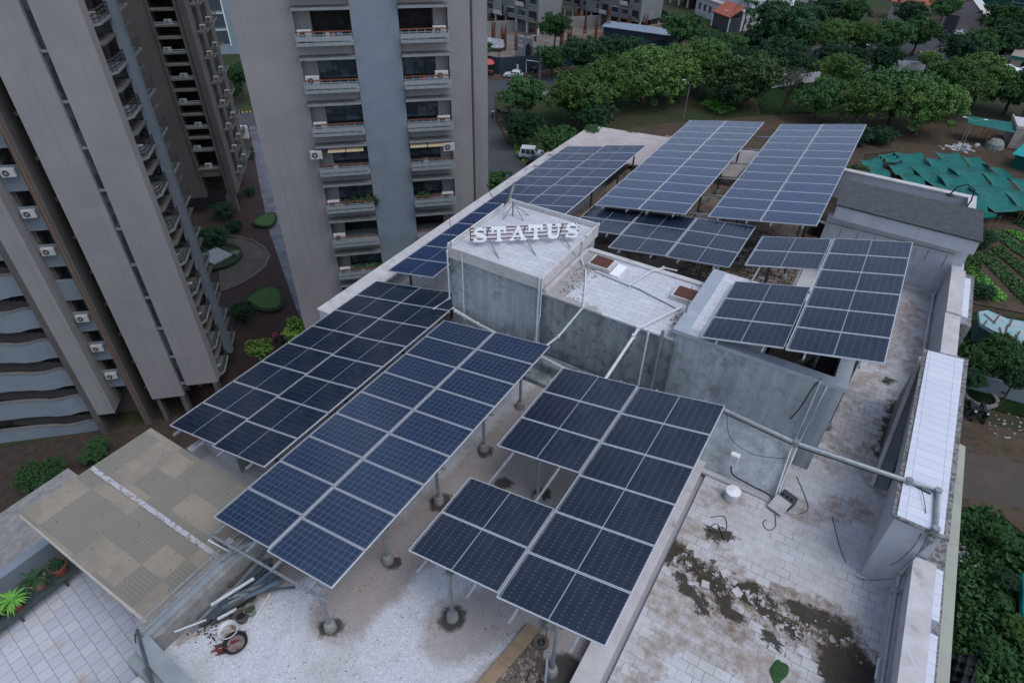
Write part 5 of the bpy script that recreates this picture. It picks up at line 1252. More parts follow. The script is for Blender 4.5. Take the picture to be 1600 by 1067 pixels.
for (px, py, lab) in ((1102,913,'square loose white tile on the mud'),(1090,866,'loose tile at the upper left of the wet band'),(1152,925,'broken tile standing in the puddle at the middle of the wet band'),(1133,895,'cracked loose tile above the puddle')):
    p = at(px,py,F+.03); t = tag(MB().prism([(-.1,-.09),(.1,-.1),(.11,.08),(-.09,.1)],-.015,.015).build('loose_tile', M_COPING), lab, 'tile'); t.location = p; t.rotation_euler = (random.uniform(-.15,.15),random.uniform(-.15,.15),random.random()*3)
# light box like fitting on the right parapet's inner face
for (y, z, lab) in ((9.35,26.75,'short white pipe stub low on the inside of the right parapet'),(8.0,26.6,'lower short white pipe stub on the inside of the right parapet')):
    t = tag(MB().tube([(3.58,y,z),(3.5,y-.05,z),(3.5,y-.5,z-.02)],.035,8).build('pipe_stub', M_PVC), lab, 'pipe')
q0 = at(1217,1048,F); tag(MB().grid(lambda u,v: Vector((q0.x+(v*(.17+.03*math.sin(u*12.56)))*math.cos(u*6.2832), q0.y+(v*(.27+.05*math.sin(u*18.8)))*math.sin(u*6.2832), F+.012+.035*(1-v*v)+.006*math.sin(v*19+u*25))), 28, 8).build('green_mat', mat('green_patch', (.03,.085,.03), .9, (.02,.06,.02), 8), smooth=True), 'dark green mat lying on the white tiles at the bottom edge', 'mat')

# ================================================================== JUNK ON THE MOSAIC TERRACE
def rod(label, a, b_, w_, m_, name='metal_bar', h=None): return tag(MB().bar(a, b_, w_, h or w_).build(name, m_), label, name.replace('_', ' '))
z1 = F+.04
bars = [((330,975),(432,893),.05,'blue grey metal strip nearest the tubs'),((338,962),(440,880),.06,'long steel strip in the pile against the parapet'),((318,975),(420,885),.045,'steel strip lying along the parapet side of the pile'),((352,955),(438,900),.07,'broad dark strip at the right of the pile'),((372,940),(436,908),.05,'short dark strip at the right end of the pile'),((345,945),(425,872),.055,'strip leaning on top of the pile')]
for i, (a_, b_, w_, lab) in enumerate(bars): rod(lab, at(*a_, z1+.03*i), at(*b_, z1+.12+.05*i), w_*1.5, (M_STEELD, mat('blue_steel', (.13,.18,.23), .4, metal=.4), M_STEELD)[i % 3], h=.04)
rod('white plastic pipe on the pile of strips', at(330,945,F+.3), at(397,903,F+.5), .05, M_PVC, 'plastic_pipe')
rod('short white plastic pipe below the strips', at(340,967,F+.1), at(370,951,F+.12), .05, M_PVC, 'plastic_pipe')
rod('white pipe lying free on the mosaic right of the buckets', at(389,982,F+.04), at(422,927,F+.04), .035, M_PVC, 'plastic_pipe')
rod('thin white pipe reaching over the corner of the pile', at(272,987,F+.45), at(322,968,F+.2), .03, M_PVC, 'plastic_pipe')
rod('thin white pipe lying beside the round basin', at(327,984,F+.06), at(346,979,F+.08), .03, M_PVC, 'plastic_pipe')
for i in range(3):
    p = at(362+i*9, 905-i*10, F+.05); t = tag(MB().box(-.22,.22,-.16,.16,0,.07).build('slate_slab', M_CONCD), ('lowest','middle','topmost')[i]+' dark slab of the row leaning at the parapet', 'slab'); t.location = p; t.rotation_euler = (0,-.2,.1*i)
def tub(label, px, py, r, h, m_, inner, name='basin', fill=None):
    t = thing(name, label, name, tuple(at(px,py,F+.005))); MB().lathe([(r*.75,0),(r,h),(r*1.08,h),(r*1.08,h-.02),(r*1.02,h-.02),(r*.98,h-.01),(r*.72,.02),(.001,.02)],(0,0,0),24).build('shell', m_, t)
    MB().lathe([(r*.80,h*fill),(r*.6,h*fill+.01),(.001,h*fill+.02)],(0,0,0),20).build('contents', inner, t)
tub('round white rimmed basin with dried cement', 358, 987, .20, .12, M_PVC, mat('cement', (.36,.34,.33), .9, (.12,.08,.06), 8), fill=.35)
tub('round black mortar pan next to the white basin', 369, 1006, .24, .10, M_BLACK, mat('pan_dirt', (.24,.19,.17), .9, (.12,.09,.08), 9), 'mortar_pan', fill=.3)
tub('black bucket beside the metal strips', 380, 968, .14, .26, M_CONCD, M_DARK, 'bucket', fill=.5)
tub('light grey bucket next to the black one', 393, 958, .12, .22, M_CONC, M_LAWN, 'bucket', fill=.6)
cl = MB(); cl.grid(lambda u,v: at(333+38*u+4*math.sin(v*7),1008+16*v-10*u,F+.03+.04*math.sin(u*9+v*5)+.03*math.sin(v*13)), 12, 8, .01); tag(cl.build('rag', mat('red_rag', (.14,.035,.028), .95, (.09,.025,.02), 8), smooth=True), 'crumpled dark red rag beside the black pan', 'rag')
b = MB()
for i in range(120):
    p = at(random.gauss(338,20), random.gauss(988,11), F+.01); s_ = random.uniform(.006,.02); b.box(p.x-s_,p.x+s_,p.y-s_,p.y+s_,F,F+s_)
tag(b.build('rubble', M_SOILD), kind='stuff')
sb2 = thing('strip_bundle', 'bundle of blue grey channel strips leaning along the parapet behind the tubs', 'metal strips', (-9.3, 3.2, F), world=True)
for i in range(11):
    q0 = at(300+7*i+random.uniform(-8,8), 985-5.5*i+random.uniform(-5,5), F+.05+.02*i); q1 = at(415+4*i+random.uniform(-12,8), 868+4.5*i+random.uniform(-4,4), F+.12+.03*(i % 4))
    MB().bar(q0, q1, random.choice((.05,.08,.11)), .035).build('metal_strip', random.choice((M_STEELD, M_STEEL, M_STEELD, mat('slate_steel', (.07,.10,.13), .45, (.11,.14,.17), 5, metal=.4), M_CONCD)), sb2)
# under the front array: plywood, slabs, spool, debris
p = [at(825,973,F+.06), at(845,985,F+.06), at(762,1080,F+.06), at(735,1080,F+.06)]
tag(MB().prism([(q.x,q.y) for q in reversed(p)], F+.02, F+.08).build('plywood_sheet', M_WOOD), 'long worn plywood board on the mosaic below the front array', 'board')
for i,(px,py,sx_,sy_,rz,lab,m_) in enumerate(((862,945,.22,.16,.3,'pale square slab leaning under the front array',M_COPING),(884,930,.3,.16,.9,'greenish slab at the top of the slab heap',M_CONC),(880,960,.42,.09,1.1,'long narrow slab along the dividing wall',M_CONC),(895,950,.45,.07,1.15,'second narrow slab along the dividing wall',M_CONCD),(868,975,.2,.13,.6,'grey slab in the middle of the heap',M_CONC))):
    t = tag(MB().box(-sx_,sx_,-sy_,sy_,0,.04).build('stone_slab', m_), lab, 'slab'); t.location = at(px,py,F+.06+.04*i); t.rotation_euler = (random.uniform(-.15,.15),random.uniform(-.1,.1),rz)
sp_ = thing('tyre_ring', 'small old grey wheel lying in the debris below the front array', 'wheel', tuple(at(845,1005,F+.02))); MB().lathe([(.10,0),(.16,.01),(.18,.05),(.16,.10),(.09,.10),(.09,.02)],(0,0,0),18).build('ring', M_CONCD, sp_); MB().lathe([(.04,0),(.05,.06),(.02,.07)],(0,0,0),10).build('hub', M_STEELD, sp_)
rod('upright galvanised pipe at the bottom edge below the front array', at(851,1080,F), at(856,1018,F+.6), .05, M_STEEL, 'steel_pipe')
rod('rusty red rod rising in front of the slab heap', at(852,1005,F+.3), at(855,980,F+.75), .018, M_RUST, 'rusty_rod')
b = MB()
for i in range(260):
    px_r, py_r = random.uniform(775,850), random.uniform(1010,1075)
    if (px_r-775) < (1075-py_r)*.9-20: continue
    q = at(px_r,py_r,F+.01); s_ = random.uniform(.015,.06); b.prism([(q.x-s_,q.y-s_*.7),(q.x+s_,q.y-s_),(q.x+s_*.6,q.y+s_),(q.x-s_,q.y+s_*.5)],F,F+s_)
tag(b.build('debris', mat('debris', (.13,.10,.08), .95, (.27,.245,.225), 9, lo=.52, hi=.62)), kind='stuff')
# potted plants
def potted(px, py, label, col, leaf, r=.2, big=1.):
    t = thing('potted_plant', label, 'potted plant', tuple(at(px,py,23.6)))
    p_ = MB().lathe([(r*.7,0),(r,.3),(r*1.1,.3),(r*1.1,.34),(r*.95,.34),(r*.9,.28),(.001,.28)],(0,0,0),18).build('pot', col, t)
    q = MB().lathe([(r*.88,.285),(.001,.30)],(0,0,0),14).build('soil', M_SOILD); q.parent = p_
    V = []
    for i in range(34):
        a = i*2.4; ln = (.28+.2*random.random())*big; up = random.uniform(.5,1.3)
        for j in range(5):
            s0, s1 = j/5, (j+1)/5; f = lambda s_: np.array([math.cos(a)*ln*s_, math.sin(a)*ln*s_, .32+ln*(up*s_-.9*s_*s_)]); w0 = .035*math.sin(math.pi*(s0*.85+.12)); w1 = .035*math.sin(math.pi*(s1*.85+.12)); n3 = np.array([-math.sin(a),math.cos(a),0])
            V += [f(s0)-n3*w0, f(s0)+n3*w0, f(s1)+n3*w1, f(s1)-n3*w1]
    quads_object('leaves', np.array(V), leaf, t)
potted(62,915,'dark leaved plant in the middle pink clay pot', mat('pink_pot',(.36,.17,.14),.8), L_DARK, .24, 1.15)
potted(97,893,'plant in the red pot half under the canopy corner', M_POT, L_DARK, .22, .6)
potted(28,948,'bright yellow green plant in a red pot, in front of the dark leaved plant', M_POT, L_CROP, .2, 1.0)
potted(-6,965,'plant in the grey pot at the very left edge', M_POTD, L_LIME, .2, 1.1)
# roof lamps
lm = thing('roof_lamp', 'black arched lamp on the far parapet corner in front of the nets', 'lamp', tuple(at(1500,338,28.2))); MB().tube([(0,0,0),(.1,0,.7),(.05,0,1.15),(-.25,0,1.3),(-.55,-.05,1.15),(-.65,-.05,.85)],.028,8).build('arm', M_BLACK, lm); MB().lathe([(.03,.1),(.1,.05),(.2,0),(.18,-.01),(.001,.01)],(-.65,-.05,.75),16).build('lamp_head', M_BLACK, lm)
def street_lamp(px, py, label, h=6.5, arms=1, rz=0., grp='street lamps'):
    t = thing('street_lamp', label, 'street lamp', tuple(at(px,py,0)), rz, grp); MB().tube([(0,0,0),(0,0,h*.5),(0,0,h)],[.09,.07,.05],8).build('pole', M_STEEL, t)
    for i in range(arms):
        s_ = 1 if i else -1; MB().tube([(0,0,h-.05),(s_*.9,0,h+.35),(s_*1.3,0,h+.42)],.035,6).build('arm', M_STEEL, t); MB().box(min(s_*1.2,s_*1.75),max(s_*1.2,s_*1.75),-.1,.1,h+.38,h+.46).build('lamp_head', M_WHITE, t, bevel=.03)
street_lamp(1068,186,'street lamp in front of the big round trees behind the far arrays',6.,1,-.4)
street_lamp(1222,176,'street lamp beside the leafless tree',6.,1,-.4)
street_lamp(1497,242,'two armed lamp standing over the green nets',5.5,2,.2)
street_lamp(842,127,'tall lamp post at the road junction left of the bright upright tree',8,1,0)
street_lamp(1135,62,'pale pole in front of the red canopy',6,1,.2)
street_lamp(1495,96,'street lamp curving above the road below the white cars',6,1,0)

# ================================================================== VEHICLES AND PEOPLE
def car_parts(kind, paint):
    """a car along +x (front), built once per kind"""
    L_, W_, H_ = {'hatch':(3.9,1.7,1.5),'van':(3.6,1.5,1.85),'suv':(4.1,1.75,1.85)}[kind]
    prof = {'hatch':[(-1.95,.35),(-1.95,.85),(-1.75,.98),(-1.35,1.45),(.15,1.48),(.85,.98),(1.8,.80),(1.95,.6),(1.95,.35)],
            'van':[(-1.8,.35),(-1.8,1.0),(-1.7,1.78),(1.0,1.82),(1.55,1.0),(1.8,.85),(1.8,.35)],
            'suv':[(-2.05,.45),(-2.05,1.05),(-1.95,1.15),(-1.8,1.82),(.35,1.84),(.8,1.2),(1.9,1.08),(2.05,.9),(2.05,.45)]}[kind]
    def side(x, z): 
        return W_/2*(1-.16*max(0,(z-1.0))/(H_-1.0)) if z > 1 else W_/2
    b = MB(); n_ = len(prof); vs = [(x, s_*side(x,z), z) for s_ in (-1,1) for x, z in prof]
    b.add(vs, [tuple(range(n_)), tuple(reversed(range(n_,2*n_)))] + [(i, n_+i, n_+(i+1)%n_, (i+1)%n_) for i in range(n_)])
    w_ = MB()
    # glazing: side bands + windscreen + rear screen, 4 mm proud
    zs0, zs1 = (1.0,H_-.14)
    x0, x1 = {'hatch':(-1.5,.55),'van':(-1.6,1.25),'suv':(-1.8,.55)}[kind]
    for s_ in (-1,1):
        for k_ in range(3):
            a = x0+(x1-x0)*k_/3+.05; c_ = x0+(x1-x0)*(k_+1)/3-.05; up = (-.28 if k_ == 2 else 0)
            y0 = s_*(side(0,zs0+.04)+.004); y1 = s_*(side(0,zs1)+.004)
            w_.add([(a+.1*(k_==0),y0,zs0+.04),(c_,y0,zs0+.04),(c_+up,y1,zs1),(a+.1*(k_==0)+.0,y1,zs1)],[(0,1,2,3) if s_<0 else (3,2,1,0)])
    def screen(p, q, m1):
        d = Vector((q[0]-p[0],0,q[1]-p[1])); nn = Vector((-d.z,0,d.x)).normalized()*(.006)*m1
        a = Vector((p[0],0,p[1]))+d*.1+nn; c_ = Vector((p[0],0,p[1]))+d*.9+nn; y = side(0,1.2)-.1
        w_.add([(a.x,-y,a.z),(a.x,y,a.z),(c_.x,y*.94,c_.z),(c_.x,-y*.94,c_.z)],[(0,1,2,3)] if m1 > 0 else [(3,2,1,0)])
    if kind == 'hatch': screen((.85,.98),(.15,1.48),-1); screen((-1.75,.98),(-1.35,1.45),1)
    if kind == 'van': screen((1.55,1.0),(1.0,1.82),-1); screen((-1.8,1.0),(-1.7,1.78),1)
    if kind == 'suv': screen((.8,1.2),(.35,1.84),-1); screen((-1.95,1.15),(-1.8,1.82),1)
    wh = MB().cone((0,-.1,0),(0,.1,0),.33,.33,18); rim = MB().cone((0,-.112,0),(0,.112,0),.18,.18,12)
    hl = MB().box(prof[-3][0]-.12,prof[-3][0]+.012,-.16,.16,.62,.78); tl = MB().box(-L_/2-.012,-L_/2+.06,-.1,.1,.75,1.0)
    bp = MB().box(-L_/2-.04,-L_/2+.1,-W_/2+.05,W_/2-.05,.35,.55); bp.box(L_/2-.12,L_/2+.04,-W_/2+.05,W_/2-.05,.35,.52)
    return b, w_, wh, rim, hl, tl, bp, (L_, W_)
def car(kind, paint, px, py, rz, label, grp=None):
    b, w_, wh, rim, hl, tl, bp, (L_, W_) = car_parts(kind, paint)
    t = thing({'hatch':'parked_car','van':'parked_van','suv':'jeep'}[kind], label, {'hatch':'car','van':'van','suv':'car'}[kind], tuple(at(px,py,.03)), R_(rz), grp)
    b.build('body', paint, t, bevel=.06); w_.build('window', M_GLASS, t); bp.build('bumper', M_STEELD, t)
    for x in (-L_*.31, L_*.31):
        for s_ in (-1,1):
            o = wh.build('wheel', M_TYRE, t); o.location = (x, s_*(W_/2-.08), .33); q = rim.build('rim', M_STEEL); q.parent = o
    for s_ in (-1,1):
        o = hl.build('headlight', M_LAMPW, t); o.location = (0, s_*(W_/2-.25), 0); o = tl.build('tail_light', M_LAMPR, t); o.location = (0, s_*(W_/2-.15), 0)
    if kind == 'suv': MB().cone((-2.14,0,1.0),(-2.02,0,1.0),.33,.33,16).build('spare_wheel', M_TYRE, t)
G2 = 'vehicles parked along the streets'
car('suv', M_CARW, 832, 248, 20, 'white jeep with spare wheel parked under the tree on the side road', G2)
car('hatch', M_CARB, 843, 262, 15, 'dark car parked right behind the white jeep', G2)
car('hatch', M_CARW, 850, 276, 30, 'white car half hidden behind the far left solar array', G2)
car('van', M_CARW, 798, 113, 200, 'small white van parked at the navy site fence', G2)
car('hatch', M_CARW, 802, 122, 200, 'white car in front of the small white van', G2)
car('hatch', M_CARB, 826, 112, 190, 'black car right of the white van under the pole', G2)
car('hatch', M_CARG, 846, 152, 100, 'silver car seen through the roadside trees', G2)
car('hatch', M_CARB, 1477, 60, 205, 'black car parked before the pink house', G2)
car('hatch', M_CARW, 1491, 58, 205, 'white car next to the black one at the pink house', G2)
car('hatch', M_CARW, 1503, 55, 205, 'rightmost white car at the pink house', G2)
car('hatch', M_CARG, 829, 22, 10, 'silver car under the stilts of the grey building', G2)
car('hatch', M_CARB, 1344, 76, 30, 'dark car glimpsed among the trees above the garden wall', G2)
car('hatch', M_CARB, 953, 14, 10, 'dark car under the stilts of the right grey building', G2)
def two_wheeler(px, py, rz, label, col, scale_=1., name='scooter'):
    t = thing(name, label, 'scooter' if name == 'scooter' else 'motorcycle', tuple(at(px,py,.0)), R_(rz), 'parked two wheelers'); t.scale = (scale_,)*3
    for x in (-.6,.6):
        o = MB().cone((0,-.05,0),(0,.05,0),.25,.25,16).build('wheel', M_TYRE, t); o.location = (x,0,.25); q = MB().cone((0,-.06,0),(0,.06,0),.13,.13,10).build('rim', M_STEEL); q.parent = o
    b = MB(); b.add([(-.85,-.12,.45),(-.05,-.16,.4),(-.05,.16,.4),(-.85,.12,.45),(-.85,-.1,.72),(-.1,-.14,.68),(-.1,.14,.68),(-.85,.1,.72)],[(0,3,2,1),(4,5,6,7),(0,1,5,4),(1,2,6,5),(2,3,7,6),(3,0,4,7)])
    b.add([(-.1,-.16,.28),(.35,-.16,.28),(.35,.16,.28),(-.1,.16,.28),(-.1,-.16,.36),(.35,-.16,.36),(.35,.16,.36),(-.1,.16,.36)],[(0,3,2,1),(4,5,6,7),(0,1,5,4),(1,2,6,5),(2,3,7,6),(3,0,4,7)])
    b.add([(.35,-.2,.3),(.45,-.2,.3),(.45,.2,.3),(.35,.2,.3),(.5,-.18,1.0),(.62,-.16,1.0),(.62,.16,1.0),(.5,.18,1.0)],[(0,3,2,1),(4,5,6,7),(0,1,5,4),(1,2,6,5),(2,3,7,6),(3,0,4,7)]); b.bar((.6,0,.25),(.5,0,.9),.08); b.build('body', col, t, bevel=.03)
    MB().box(-.8,-.1,-.12,.12,.72,.80).build('seat', M_BLACK, t, bevel=.03); b = MB(); b.tube([(.42,-.33,1.02),(.52,0,1.0),(.42,.33,1.02)],.02,6); b.build('handlebar', M_STEELD, t)
    for s_ in (-1,1): MB().lathe([(.001,0),(.06,.01),(.06,.03),(.001,.04)],(.42,.28*s_,1.15),8).build('mirror', M_STEELD, t)
    MB().lathe([(.001,-.05),(.08,-.02),(.08,.03),(.001,.06)],(.62,0,.9),10).build('headlight', M_LAMPW, t)
two_wheeler(1513,648,-80,'left black scooter parked beside the white duct box',M_CARB,1.25)
two_wheeler(1532,652,-80,'right black scooter with white lamp under the tree',M_CARB,1.25)
two_wheeler(779,178,-30,'motorcycle nearest the rider at the road side',M_CARB,1,'motorcycle')
two_wheeler(789,182,-25,'middle one of the parked motorcycles under the tree',M_CARB,1,'motorcycle')
two_wheeler(796,184,-25,'motorcycle furthest right, half under the tree',M_CARB,1,'motorcycle')
two_wheeler(770,182,-60,'motorcycle with the rider in a white shirt',M_CARB,1,'motorcycle')
two_wheeler(1525,62,10,'motorcycle parked right of the white cars',M_CARB,1,'motorcycle')
def skin_obj(name, joints, edges, radii, m_, parent):
    me = bpy.data.meshes.new(name); me.from_pydata(joints, edges, []); me.materials.append(m_); o = bpy.data.objects.new(name, me); C.objects.link(o); o.parent = parent
    s_ = o.modifiers.new('skin', 'SKIN'); s_.use_smooth_shade = True
    sv = me.skin_vertices[0].data if me.skin_vertices else None
    if sv is None: return o
    for i, r in enumerate(radii): sv[i].radius = (r, r)
    sv[0].use_root = True; o.modifiers.new('sub', 'SUBSURF').levels = 1; return o
def ensure_skin(me):
    import bmesh; bm = bmesh.new(); bm.from_mesh(me); bm.verts.layers.skin.verify(); bm.to_mesh(me); bm.free()

def person(px, py, label, shirt, trousers, z=0., sit=False, rz=0., helmet=None, stoop=0.):
    t = thing('person', label, 'person', tuple(at(px,py,z)), R_(rz)); h = .45 if sit else .92
    kx = .42 if sit else .05
    J = [(0,0,h),(0,0,h+.28),(stoop*.3,0,h+.5),(stoop*.35,0,h+.60),(stoop*.4+.02,0,h+.70),
         (0,.11,h-.02),(kx,.13,.48 if not sit else h+.02),(kx+.02 if sit else 0,.13,.08),(kx+.16 if sit else .13,.13,.04),
         (0,-.11,h-.02),(kx,-.13,.48 if not sit else h+.02),(kx+.02 if sit else .03,-.13,.08),(kx+.16 if sit else .16,-.13,.04),
         (stoop*.28,.19,h+.46),(.08+stoop*.3,.24,h+.18),(.30 if sit else .16,.22,h+.02+(.15 if sit else 0)),(.38 if sit else .2,.21,h-.06+(.2 if sit else 0)),
         (stoop*.28,-.19,h+.46),(.08+stoop*.3,-.24,h+.18),(.30 if sit else .16,-.22,h+.02+(.15 if sit else 0)),(.38 if sit else .2,-.21,h-.06+(.2 if sit else 0))]
    Eg = [(0,1),(1,2),(2,3),(3,4),(0,5),(5,6),(6,7),(7,8),(0,9),(9,10),(10,11),(11,12),(2,13),(13,14),(14,15),(15,16),(2,17),(17,18),(18,19),(19,20)]
    Rr = [.13,.12,.13,.055,.10, .09,.06,.045,.04, .09,.06,.045,.04, .06,.045,.033,.035, .06,.045,.033,.035]
    def mk(name, idx, grow, m_):
        mp_ = {k: i for i, k in enumerate(idx)}; me = bpy.data.meshes.new(name); me.from_pydata([J[k] for k in idx], [(mp_[a], mp_[c_]) for a, c_ in Eg if a in mp_ and c_ in mp_], [])
        ensure_skin(me); me.materials.append(m_); o = bpy.data.objects.new(name, me); C.objects.link(o); o.parent = t
        s_ = o.modifiers.new('skin', 'SKIN'); s_.use_smooth_shade = True
        for i, k in enumerate(idx): me.skin_vertices[0].data[i].radius = (Rr[k]+grow, Rr[k]+grow)
        me.skin_vertices[0].data[0].use_root = True; o.modifiers.new('sub', 'SUBSURF').levels = 1
    mk('body', list(range(21)), 0, M_SKIN); mk('shirt', [0,1,2,13,14,17,18], .018, shirt); mk('trousers', [0,5,6,7,9,10,11], .014, trousers)
    hx = stoop*.42; MB().lathe([(.001,-.02),(.09,.0),(.105,.06),(.08,.12),(.001,.145)],(hx-.01,0,h+.70),12).build('hair' if helmet is None else 'helmet', helmet or M_HAIR, t, smooth=True)
c_pink = mat('pink_cloth', (.45,.06,.22), .8); c_white = mat('white_cloth', (.5,.5,.52), .8); c_dark = mat('dark_cloth', (.03,.03,.04), .8); c_blue = mat('blue_cloth', (.10,.14,.20), .8); c_red = mat('red_cloth', (.25,.04,.04), .8)
person(433,538,'person in a bright pink top standing in the courtyard below the green triangle',c_pink,c_dark)
person(443,540,'person in dark clothes beside the one in pink',c_dark,c_dark)
person(770,181,'person in a white shirt sitting on the motorcycle at the roadside',c_white,c_dark,sit=True,z=.35,rz=-60)
person(795,180,'person in dark clothes standing by the parked motorcycles',c_dark,c_dark)
person(389,214,'person in dark clothes at the far gate between the towers',c_dark,c_dark)
person(814,65,'person in a white shirt working on the building site',c_white,c_blue,stoop=.3)
person(821,66,'person in dark clothes working beside the one in white on the site',c_dark,c_dark,stoop=.2)


# ================================================================== COURTYARD DETAILS
def lawn(name, label, pts, rim, cat='lawn'):
    P = [at(x,y,0) for x, y in pts]; c0 = sum(P, Vector())/len(P)
    def rounded(S, k=3):
        for _ in range(k):
            o = []
            for i in range(len(S)): a, c_ = S[i], S[(i+1) % len(S)]; o += [a.lerp(c_,.25), a.lerp(c_,.75)]
            S = o
        return S
    R3 = rounded(P); a = sum(R3[i].x*R3[(i+1)%len(R3)].y-R3[(i+1)%len(R3)].x*R3[i].y for i in range(len(R3)))
    if a < 0: R3.reverse()
    t = thing(name, label, cat, (c0.x, c0.y, 0)); 
    big = [(q-c0)*(1+rim)for q in R3]; sm = [(q-c0) for q in R3]
    MB().prism([(q.x,q.y) for q in big], 0, .38).build('hedge_rim', M_HEDGE, t); MB().prism([(q.x,q.y) for q in sm], .38, .42).build('grass', M_LAWN, t)
lawn('lawn_bed', 'triangular green lawn with dark hedge rim, the nearer one by the wet path', [(372,478),(434,444),(444,492)], .22)
lawn('lawn_bed', 'smaller green lawn with dark hedge rim near the broad tower', [(388,352),(433,332),(427,360)], .18)
lawn('lawn_bed', 'green lawn strip beside the grey circle behind the left tower', [(318,370),(352,372),(350,385),(318,384)], .08)
cb = thing('grate_circle', 'dark round bed with a pale square grate, beside the left tower', 'planter', tuple(at(338,404,0))); MB().lathe([(3.0,0),(3.0,.4),(2.6,.4),(2.6,.3),(.001,.3)],(0,0,0),28).build('rim', M_HEDGE, cb)
b = MB(); b.box(-1.5,1.5,-1.3,1.3,.3,.42); [b.box(-1.5,1.5,-1.25+.25*i,-1.2+.25*i,.42,.44) for i in range(11)]; b.build('grate', M_SLAB, cb)
bl_ = thing('path_kerb', 'curved thin kerb around the concrete path between the towers', 'kerb', tuple(at(400,400,0)), world=True)
MB().tube([at(x,y,.08) for x,y in ((345,456),(370,446),(395,432),(414,416),(421,400),(412,386),(396,376),(375,371),(350,368))],.12,6).build('kerb', M_CONCD, bl_)
fl_ = thing('festoon_pole', 'thin pole on a grey stone block standing on the concrete path', 'pole', tuple(at(370,400,0))); MB().box(-.5,.5,-.4,.4,0,.55).build('stone_block', M_CONCD, fl_); MB().tube([(0,0,.5),(0,0,5.2)],.035,6).build('pole', M_STEELD, fl_)
gt = thing('compound_gate', 'grey sliding gate with white post at the far end of the wet path', 'gate', tuple(at(385,216,0)), R_(20)); b = MB(); b.box(-2,2,-.05,.05,.3,.4); b.box(-2,2,-.05,.05,1.5,1.6); [b.box(-2+.4*i,-1.94+.4*i,-.03,.03,.3,1.6) for i in range(11)]; b.build('bars', M_STEEL, gt); MB().box(-.6,.5,-.25,.25,0,2.0).build('post', M_COPING, gt)

# ================================================================== BACKGROUND BUILDINGS AND THE CONSTRUCTION SITE
def stilt_building(label, x, y, w_, d, rz, floors, px=True, m_=None, seed=0):
    p = at(x,y,0); t = thing('apartment_building', label, 'building', tuple(p), R_(rz)); rr = random.Random(seed)
    m_ = m_ or mat('grey_block'+str(seed), (.17,.175,.18), .85, (.14,.145,.15), .4, 4)
    H = 3.2+3*floors; MB().box(0,w_,0,d,3.0,H).build('wall', m_, t)
    n_ = int(w_/3.2)
    for i in range(n_+1):
        for yy in (.2, d-.6): MB().box(i*(w_-.5)/n_, i*(w_-.5)/n_+.45, yy, yy+.45, 0, 3.0).build('column', M_COPING, t)
    MB().box(.5,w_-.5,d*.6,d-.7,0,2.98).build('inner_wall', M_DARK, t)
    for k in range(floors):
        z = 3.2+3*k
        for i in range(n_):
            x0 = i*w_/n_+.4; x1 = (i+1)*w_/n_-.4
            if (i+k+seed) % 3 == 0:
                bb = MB().box(x0,x1,-1.0,0,z,z+.12).build('balcony', M_SLAB, t); r = MB(); r.box(x0,x1,-1.0,-.94,z+.12,z+1.0); q = r.build('parapet', m_ if (i % 2) else M_COPING); q.parent = bb
                MB().box(x0+.2,x1-.2,-.02,.02,z+.1,z+2.2).build('opening', M_DARK, t)
            else:
                wn_ = MB().box(x0+.3,x1-.3,-.03,.03,z+.8,z+2.1).build('window', M_GLASS, t); r = MB(); r.box(x0+.22,x1-.22,-.3,.0,z+2.12,z+2.22); r.box(x0+.26,x1-.26,-.08,.0,z+.72,z+.8); q = r.build('window_frame', M_COPING); q.parent = wn_
    b = MB(); b.box(w_*.32,w_*.45,-.35,0,3.0,H); b.build('blue_panel', M_SLAB, t)
stilt_building('left grey building raised on white stilts behind the construction site', 742, 34, 22, 9, -11, 4, seed=1)
stilt_building('right grey building raised on white stilts behind the construction site', 879, 27, 26, 9, -15, 4, seed=2)
stilt_building('pale building glimpsed at the top edge left of the white house', 1045, 5, 12, 9, -30, 3, seed=4, m_=M_CREAM)
# site: back beam, columns with rebar, pit wall, fence, gate
sb_ = thing('retaining_wall', 'long grey retaining wall behind the rusty columns of the construction site', 'wall', tuple(at(850,30,0)), world=True)
b = MB(); 
for (a_, c_) in (((738,44),(880,36)),((880,36),(1020,26)),((1020,26),(1052,45))): b.bar(at(*a_,1.2), at(*c_,1.2), .6, 2.4)
b.build('wall', M_CONC, sb_)
pt = thing('pit_wall', 'raw brown pit walls at the right side of the construction site', 'wall', tuple(at(980,60,0)), world=True)
b = MB()
for (a_, c_, h_) in (((895,62),(1035,42),1.6),((1035,42),(1068,68),1.6),((893,88),(1060,78),.8)): b.bar(at(*a_,h_/2), at(*c_,h_/2), .4, h_)
b.build('wall', mat('pit_brown', (.16,.085,.06), .95, (.24,.19,.16), 1, 6), pt)
cols = [(756,62),(771,63),(787,80),(806,80),(817,42),(842,42),(836,66),(877,75),(889,70),(914,48),(913,60),(948,58),(948,50),(964,58),(980,56),(995,52),(877,38),(1005,60),(760,46),(793,46),(902,40),(930,66),(978,42)]
for i, (x, y) in enumerate(cols):
    p = at(x,y,0); t = thing('site_column', ['thick rusty column cage','thin rusty column','grey column with bars'][i % 3] + ' on the construction site', 'column', tuple(p), .2*i, 'unfinished columns on the construction site'); h = 2.6+1.9*((i*7) % 5)/4; w_ = .5+.25*(i % 3)
    b = MB()
    for k in range(12): a = k*math.pi/6; b.bar((math.cos(a)*w_*.6,math.sin(a)*w_*.5,0),(math.cos(a)*w_*.6,math.sin(a)*w_*.5,h+.5*(k % 3)),.09)
    for k in range(int(h/.6)): b.lathe([(w_*.62,k*.6),(w_*.62,k*.6+.08)],(0,0,0),12)
    b.build('rebar', M_RUST, t); MB().box(-w_*.45,w_*.45,-w_*.4,w_*.4,0,h*(.25+.5*(i % 3 == 2))).build('concrete', M_CONCD, t)
